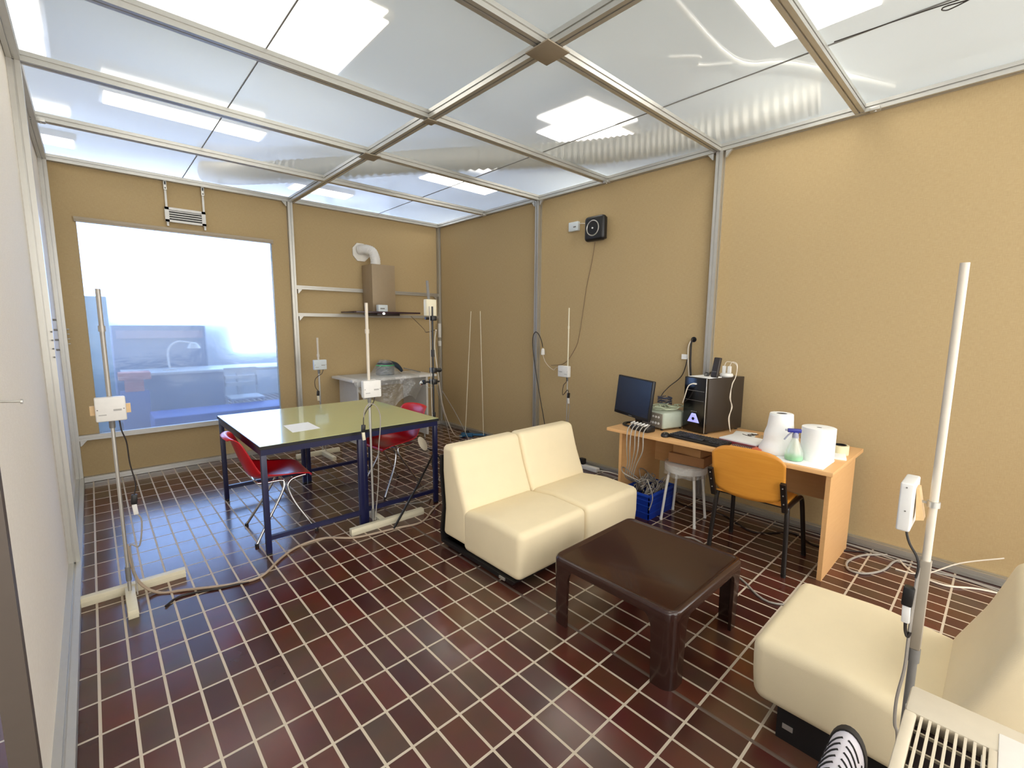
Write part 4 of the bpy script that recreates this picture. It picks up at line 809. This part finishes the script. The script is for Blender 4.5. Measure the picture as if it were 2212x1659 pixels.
fl([(-.09, -5.55), (-.22, -5.44), (-.40, -5.39), (-.52, -5.42), (-.50, -5.50), (-.36, -5.57), (-.16, -5.60), (-.10, -5.65)], .007, GREYC, 'grey cable loop on the tiles right of the desk')
fl([(-.12, -5.62), (-.25, -5.70), (-.3, -5.85), (-.2, -6.0), (-.15, -6.2)], .006, WHITEC, 'white cable curving on the tiles behind the foreground seat')
fl([(-.28, -5.62), (-.25, -5.75, .01), (-.13, -5.9, .1), (-.06, -6.08, .18)], .004, WHITEC, 'stiff white wire rising along the right wall behind the foreground seat')
fl([(-1.35, -4.48), (-1.05, -4.45), (-.85, -4.53), (-.95, -4.75), (-1.1, -4.85), (-1.15, -5.0), (-1.28, -5.2), (-1.1, -5.4)], .006, GREYC, 'thin grey cable on the tiles between coffee table and desk')
fl([(-.14, -3.9), (-.3, -4.2), (-.25, -4.5), (-.4, -4.8), (-.2, -5.0), (-.3, -5.2), (-.14, -5.45)], .005, BLACKC, 'black cable winding on the floor under the desk')
t = thing('power_strip', 'white power strip with black plug on the floor behind the sofa by the desk', 'power strip', (-.13, -3.02, 0), math.radians(90))
MB().box((-.13, -.03, 0), (.13, .03, .045), .006).build('body', WHITE, t)
MB().box((.05, -.03, .046), (.12, .03, .11), .01).build('plug', BLACK, t)
MB().tube([(-.13, 0, .02), (-.3, .03, .05), (-.5, 0, .03), (-.7, .03, .01)], .006, 6).build('cord', WHITEC, t)
# ------------------------------------------------------------ portable air conditioner, heater
t = thing('portable_air_conditioner', 'beige portable air conditioner with louvred grille, bottom right corner', 'air conditioner', (-2.87, -6.09, 0))
AC = mat('ac_beige', (206, 194, 172), .5); x0, x1, y0, y1, H = -3.10, -2.665, -6.27, -5.905, .745
MB().box((x0, y0, .05), (x1, y1, H-.03), .012).build('body', AC, t, True)
b = MB()   # top cover around the grille opening
gx0, gx1, gy0, gy1 = -3.06, -2.765, -6.03, -5.925
b.box((gx1, y0, H-.03), (x1, y1, H), .008).box((x0, y0, H-.03), (gx0, y1, H), .004).box((gx0, gy1, H-.03), (gx1, y1, H), .004).box((gx0, gy0-.012, H-.03), (gx1, gy0, H), .001)
b.build('top_cover', AC, t, True)
MB().box((x0+.002, y0, H-.03), (gx1+.06, gy0-.012, H+.002), .003).build('front_flap', mat('ac_white', (236, 232, 224), .4), t, True)
MB().box((gx0, gy0, H-.0305), (gx1, gy1, H-.0285)).build('grille_recess', mat('dark_maroon', (38, 16, 20), .6), t, True)
for i in range(8):
    y = gy0+.0055+i*(gy1-gy0)/8
    MB().box((gx0, y-.0024, H-.012), (gx1, y+.0024, H-.002), .0005, 1).build('louvre', AC, t, True)
for i in range(5):
    x = gx1-.04-i*.055
    MB().box((x-.002, gy0, H-.018), (x+.002, gy1, H-.012)).build('cross_bar', AC, t, True)
MB().cyl((-2.725, -5.903, H-.02), (-2.725, -5.907, H-.02), .004, n=10).build('screw', ALU, t, True)
MB().box((gx1-.06, gy0+.003, H-.014), (gx1-.025, gy0+.009, H-.004), .001).build('vane_lever', WHITE, t, True)
for x in (x0+.05, x1-.05):
    for y in (y0+.05, y1-.05): MB().cyl((x, y-.012, .027), (x, y+.012, .027), .027).build('caster', BLACK, t, True)
t = thing('convector_heater', 'white convector heater with black slots beside the air conditioner', 'heater', (-2.78, -5.785, 0))
HW_ = mat('heater_white', (216, 212, 222), .4)
x0, x1, yc, H = -3.10, -2.535, -5.785, .445
f = lambda a, c, h: (h, yc+a, c)
dome = lambda r, h, z: [(r*math.cos(q*PI/14), z+h*math.sin(q*PI/14)) for q in range(15)]
MB().prism([(-.042, .07), (.042, .07)]+dome(.042, .085, .36), f, x0, x1).build('body', HW_, t, True)
pr = [(-.046, .06), (.046, .06)]+dome(.046, .091, .36)
for a, c in ((x1, x1+.02), (x0-.02, x0)): MB().prism(pr, f, a, c).build('end_cap', DARK, t, True)
b = MB()
for i in range(20):
    xx = x1-.03-i*.026
    for s in (-1, 1):
        P_ = lambda y, x: Vector((x, yc+s*y, .3605+.085*math.sqrt(max(0, 1-(y/.042)**2)))); b.tube([P_(.006, xx), P_(.017, xx-.005), P_(.027, xx-.012), P_(.034, xx-.018)], .0028, 6, 3)
        b.tube([P_(.0385, xx), P_(.041, xx-.008)], .0026, 6, 0)
b.build('vent_slots', BLACK, t, True)
for x in (x0+.08, x1-.08): MB().box((x-.02, yc-.11, 0), (x+.02, yc+.11, .025), .006).box((x-.015, yc-.03, .02), (x+.015, yc+.03, .07)).build('foot', DARK, t, True)
